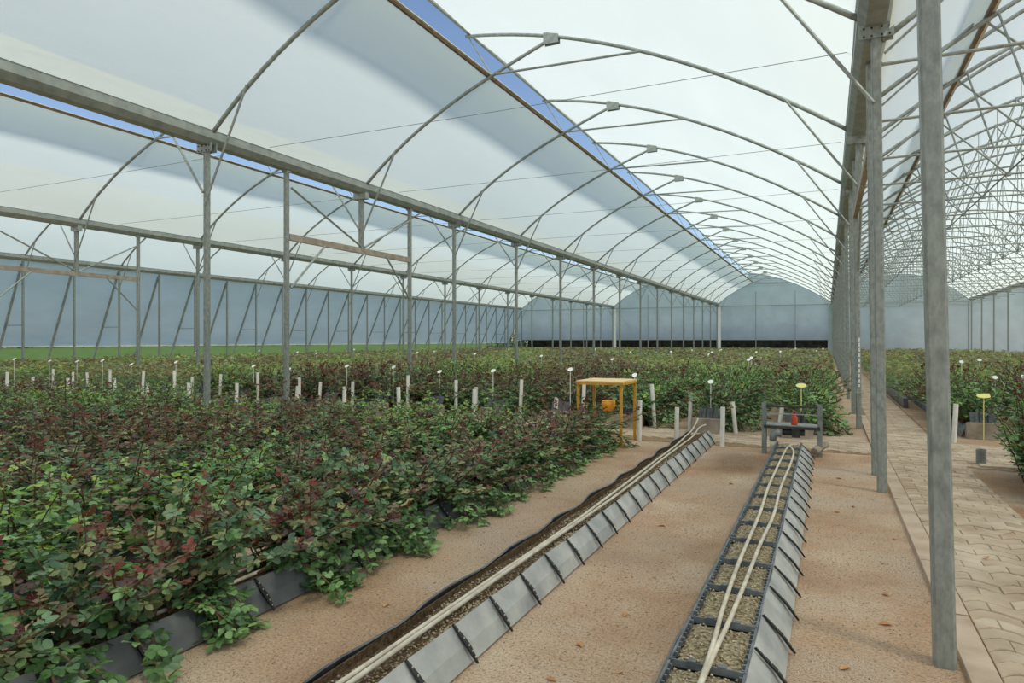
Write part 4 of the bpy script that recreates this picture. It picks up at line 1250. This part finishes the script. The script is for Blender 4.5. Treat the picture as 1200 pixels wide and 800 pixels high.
def mass(points, name, label, seed, h0=0.72):
    rg = np.random.default_rng(seed)
    P_, D_, Z_, C_ = [], [], [], []
    for x, y, k in points:
        dist = math.hypot(x, y)
        n = 270 if dist < 22 else (130 if dist < 34 else 70)
        sz = 0.062 if dist < 22 else (0.085 if dist < 34 else 0.115)
        h = h0 * rg.uniform(0.85, 1.18)
        f = math.sin(x * 0.9 + y * 0.37) + math.sin(y * 0.83 - x * 0.31 + 1.3) + rg.uniform(-0.9, 0.9)
        tz = rg.uniform(0, 1, n) ** 0.7
        rr = 0.46 * np.sqrt(rg.uniform(0, 1, n)) * (1.05 - 0.30 * tz)
        a = rg.uniform(0, 6.283, n)
        P_.append(np.stack([x + rr * np.cos(a) * 1.6, y + rr * np.sin(a), TZ - 0.05 + h * tz * (1 - 0.25 * (rr / 0.46) ** 2)], 1))
        el = rg.uniform(-0.4, 0.6, n); a2 = a + rg.normal(0, 0.9, n)
        D_.append(np.stack([np.cos(a2) * np.cos(el), np.sin(a2) * np.cos(el), np.sin(el)], 1))
        Z_.append(sz * rg.uniform(0.7, 1.2, n))
        base = np.empty((n, 3)); r = rg.uniform(0, 1, n)
        top = tz > 0.72
        for pal, msk in (('dark', r < 0.38), ('green', (r >= 0.38) & (r < 0.62)), ('olive', r >= 0.62)):
            pl = PALN[pal]; q = np.nonzero(msk)[0]; base[q] = pl[rg.integers(len(pl), size=len(q))]
        if f > 0.75: pals, fr_ = ('brown', 'red'), 0.7
        elif f > -0.45: pals, fr_ = ('gold', 'brown'), 0.7
        elif f > -1.2: pals, fr_ = ('olive', 'gold'), 0.65
        else: pals, fr_ = ('bright', 'gold'), 0.7
        q = np.nonzero(top & (rg.uniform(0, 1, n) < fr_))[0]
        for ii in q:
            pl = PALN[pals[0] if rg.uniform() < 0.6 else pals[1]]; base[ii] = pl[rg.integers(len(pl))]
        C_.append(base * rg.uniform(0.9, 1.3, (n, 1)))
    P_ = np.concatenate(P_); D_ = np.concatenate(D_); Z_ = np.concatenate(Z_); C_ = np.concatenate(C_)
    U = np.array([[0, 0, 1.0]]) + rg.normal(0, 0.35, (len(P_), 3))
    # three leaflets for each leaf point, cheap diamonds
    fr = leaf_frames(P_, D_, U)
    Ps, Fs, Zs, Cs = [], [], [], []
    for ang in (0.0, 1.0, -1.0):
        c, s_ = math.cos(ang), math.sin(ang)
        R = np.array([[c, -s_, 0], [s_, c, 0], [0, 0, 1.0]])
        Ps.append(P_ + fr[:, :, 0] * (Z_ * (0.5 if ang == 0 else 0.15))[:, None]); Fs.append(fr @ R); Zs.append(Z_ * (1.0 if ang == 0 else 0.85)); Cs.append(C_ * rg.uniform(0.92, 1.08, (len(C_), 1)))
    V, Fq, C = expand(np.concatenate(Ps), np.concatenate(Fs), np.concatenate(Zs), np.concatenate(Cs), DIAMOND_V, DIAMOND_F)
    o = link(name, np_mesh(name, V, Fq, M['leaf'], C))
    o['kind'] = 'stuff'; tag(o, label, 'roses')
    print(name, len(points), len(Fq))
mass(far_pos[n_far:], 'rose_mass', 'mass of rose bushes in long rows beyond the cross path', 31)
mass(rt_pos[n_rt:], 'rose_mass', 'mass of rose bushes in rows right of the paved path', 32)

# white blooms dotted over the far roses
rg = random.Random(5)
bl = MB()
for a in range(6):
    an = a * math.pi / 3
    bl.add([(0, 0, 0), (0.035 * math.cos(an - .5), 0.035 * math.sin(an - .5), 0.03), (0.045 * math.cos(an), 0.045 * math.sin(an), 0.045), (0.035 * math.cos(an + .5), 0.035 * math.sin(an + .5), 0.03)], [(0, 1, 2, 3)])
bl.lathe([(0.018, 0.0), (0.024, 0.02), (0.010, 0.04)], 8)
bme = bl.mesh('rose_bloom', M['petal'])
for i in range(45):
    x, y, k = far_pos[int(rg.uniform(n_far, min(len(far_pos), n_far + 1400)))]
    o = link('rose_bloom', bme, None, (x + rg.uniform(-.2, .2), y + rg.uniform(-.2, .2), TZ + 0.72 + rg.uniform(-.05, .1)))
    tag(o, 'white rose bloom on top of the far roses', 'flower', 'white blooms on the far roses')

# ------------------------------------------------------------------ hedge beyond the end wall and lawn hedge
def hedge(x0, x1, y0, y1, h, n, label, seed, sz=0.25, dark=0.55):
    rg = np.random.default_rng(seed)
    P = np.stack([rg.uniform(x0, x1, n), rg.uniform(y0, y1, n), rg.uniform(0, 1, n) ** 0.8 * h * (0.8 + 0.2 * np.sin(rg.uniform(x0, x1, n)))], 1)
    a = rg.uniform(0, 6.283, n); el = rg.uniform(-.6, .8, n)
    D = np.stack([np.cos(a) * np.cos(el), np.sin(a) * np.cos(el), np.sin(el)], 1)
    U = np.array([[0, 0, 1.0]]) + rg.normal(0, 0.6, (n, 3))
    pl = PALN['dark']; C = pl[rg.integers(len(pl), size=n)] * dark
    V, Fq, C = expand(P, leaf_frames(P, D, U), sz * rg.uniform(.7, 1.3, n), C, DIAMOND_V, DIAMOND_F)
    o = link('hedge', np_mesh('hedge', V, Fq, M['leaf'], C)); o['kind'] = 'stuff'; tag(o, label, 'hedge')
hedge(-34, 6, 65.2, 69.5, 3.2, 16000, 'dark hedge behind the gap under the end wall film', 71, 0.3)
hedge(-150, -140, -40, 160, 3.0, 6000, 'dark hedge at the far side of the lawn', 72, 0.9, 0.8)

# ------------------------------------------------------------------ small litter on the ground
n = 16000
P = np.stack([npr.uniform(-2.9, 0.55, n), 1.8 + npr.uniform(0, 1, n) ** 1.5 * 8.0, np.full(n, 0.001)], 1)
keep = ~(((P[:, 0] > -2.02) & (P[:, 0] < -1.48)) | ((P[:, 0] > -0.75) & (P[:, 0] < -0.15)))
P = P[keep]
c = chips(P, 0.0025, 0.009)
o = link('gravel', np_mesh('gravel', c[0], c[1], M['stone'])); o['kind'] = 'stuff'
tag(o, 'loose gravel scattered on the bare soil strips', 'gravel')
dl = MB()
dl.add([(0, 0, 0.004), (0.02, 0.014, 0.016), (0.05, 0.016, 0.012), (0.07, 0, 0.006), (0.05, -0.014, 0.014), (0.02, -0.016, 0.010), (0.035, 0, 0.003)],
       [(0, 6, 1), (1, 6, 2), (2, 6, 3), (3, 6, 4), (4, 6, 5), (5, 6, 0)])
dme = dl.mesh('fallen_leaf', M['dry_leaf'])
rl = random.Random(3)
for (x, y) in [(-1.02, 3.6), (-1.1, 3.15), (-0.85, 3.0), (0.25, 4.1), (0.35, 5.2), (0.05, 6.6), (0.2, 6.9), (0.4, 7.3), (0.1, 3.5), (-1.2, 5.5), (-1.0, 4.3), (-2.3, 3.2), (-2.25, 4.6), (0.3, 4.6), (1.0, 5.6), (1.3, 6.4), (-0.9, 7.4), (0.15, 8.2), (0.45, 5.9), (-2.5, 6.0), (-1.15, 2.8), (1.1, 7.5)]:
    o = link('fallen_leaf', dme, None, (x, y, 0.0 if x < 0.56 else 0.026)); o.rotation_euler = (0, 0, rl.uniform(0, 6.28)); s_ = rl.uniform(0.5, 1.1); o.scale = (s_, s_, s_)
    tag(o, 'dry fallen leaf lying on the bare soil' if x < 0.56 else 'dry fallen leaf lying on the pavers', 'leaf', 'fallen leaves on the ground')
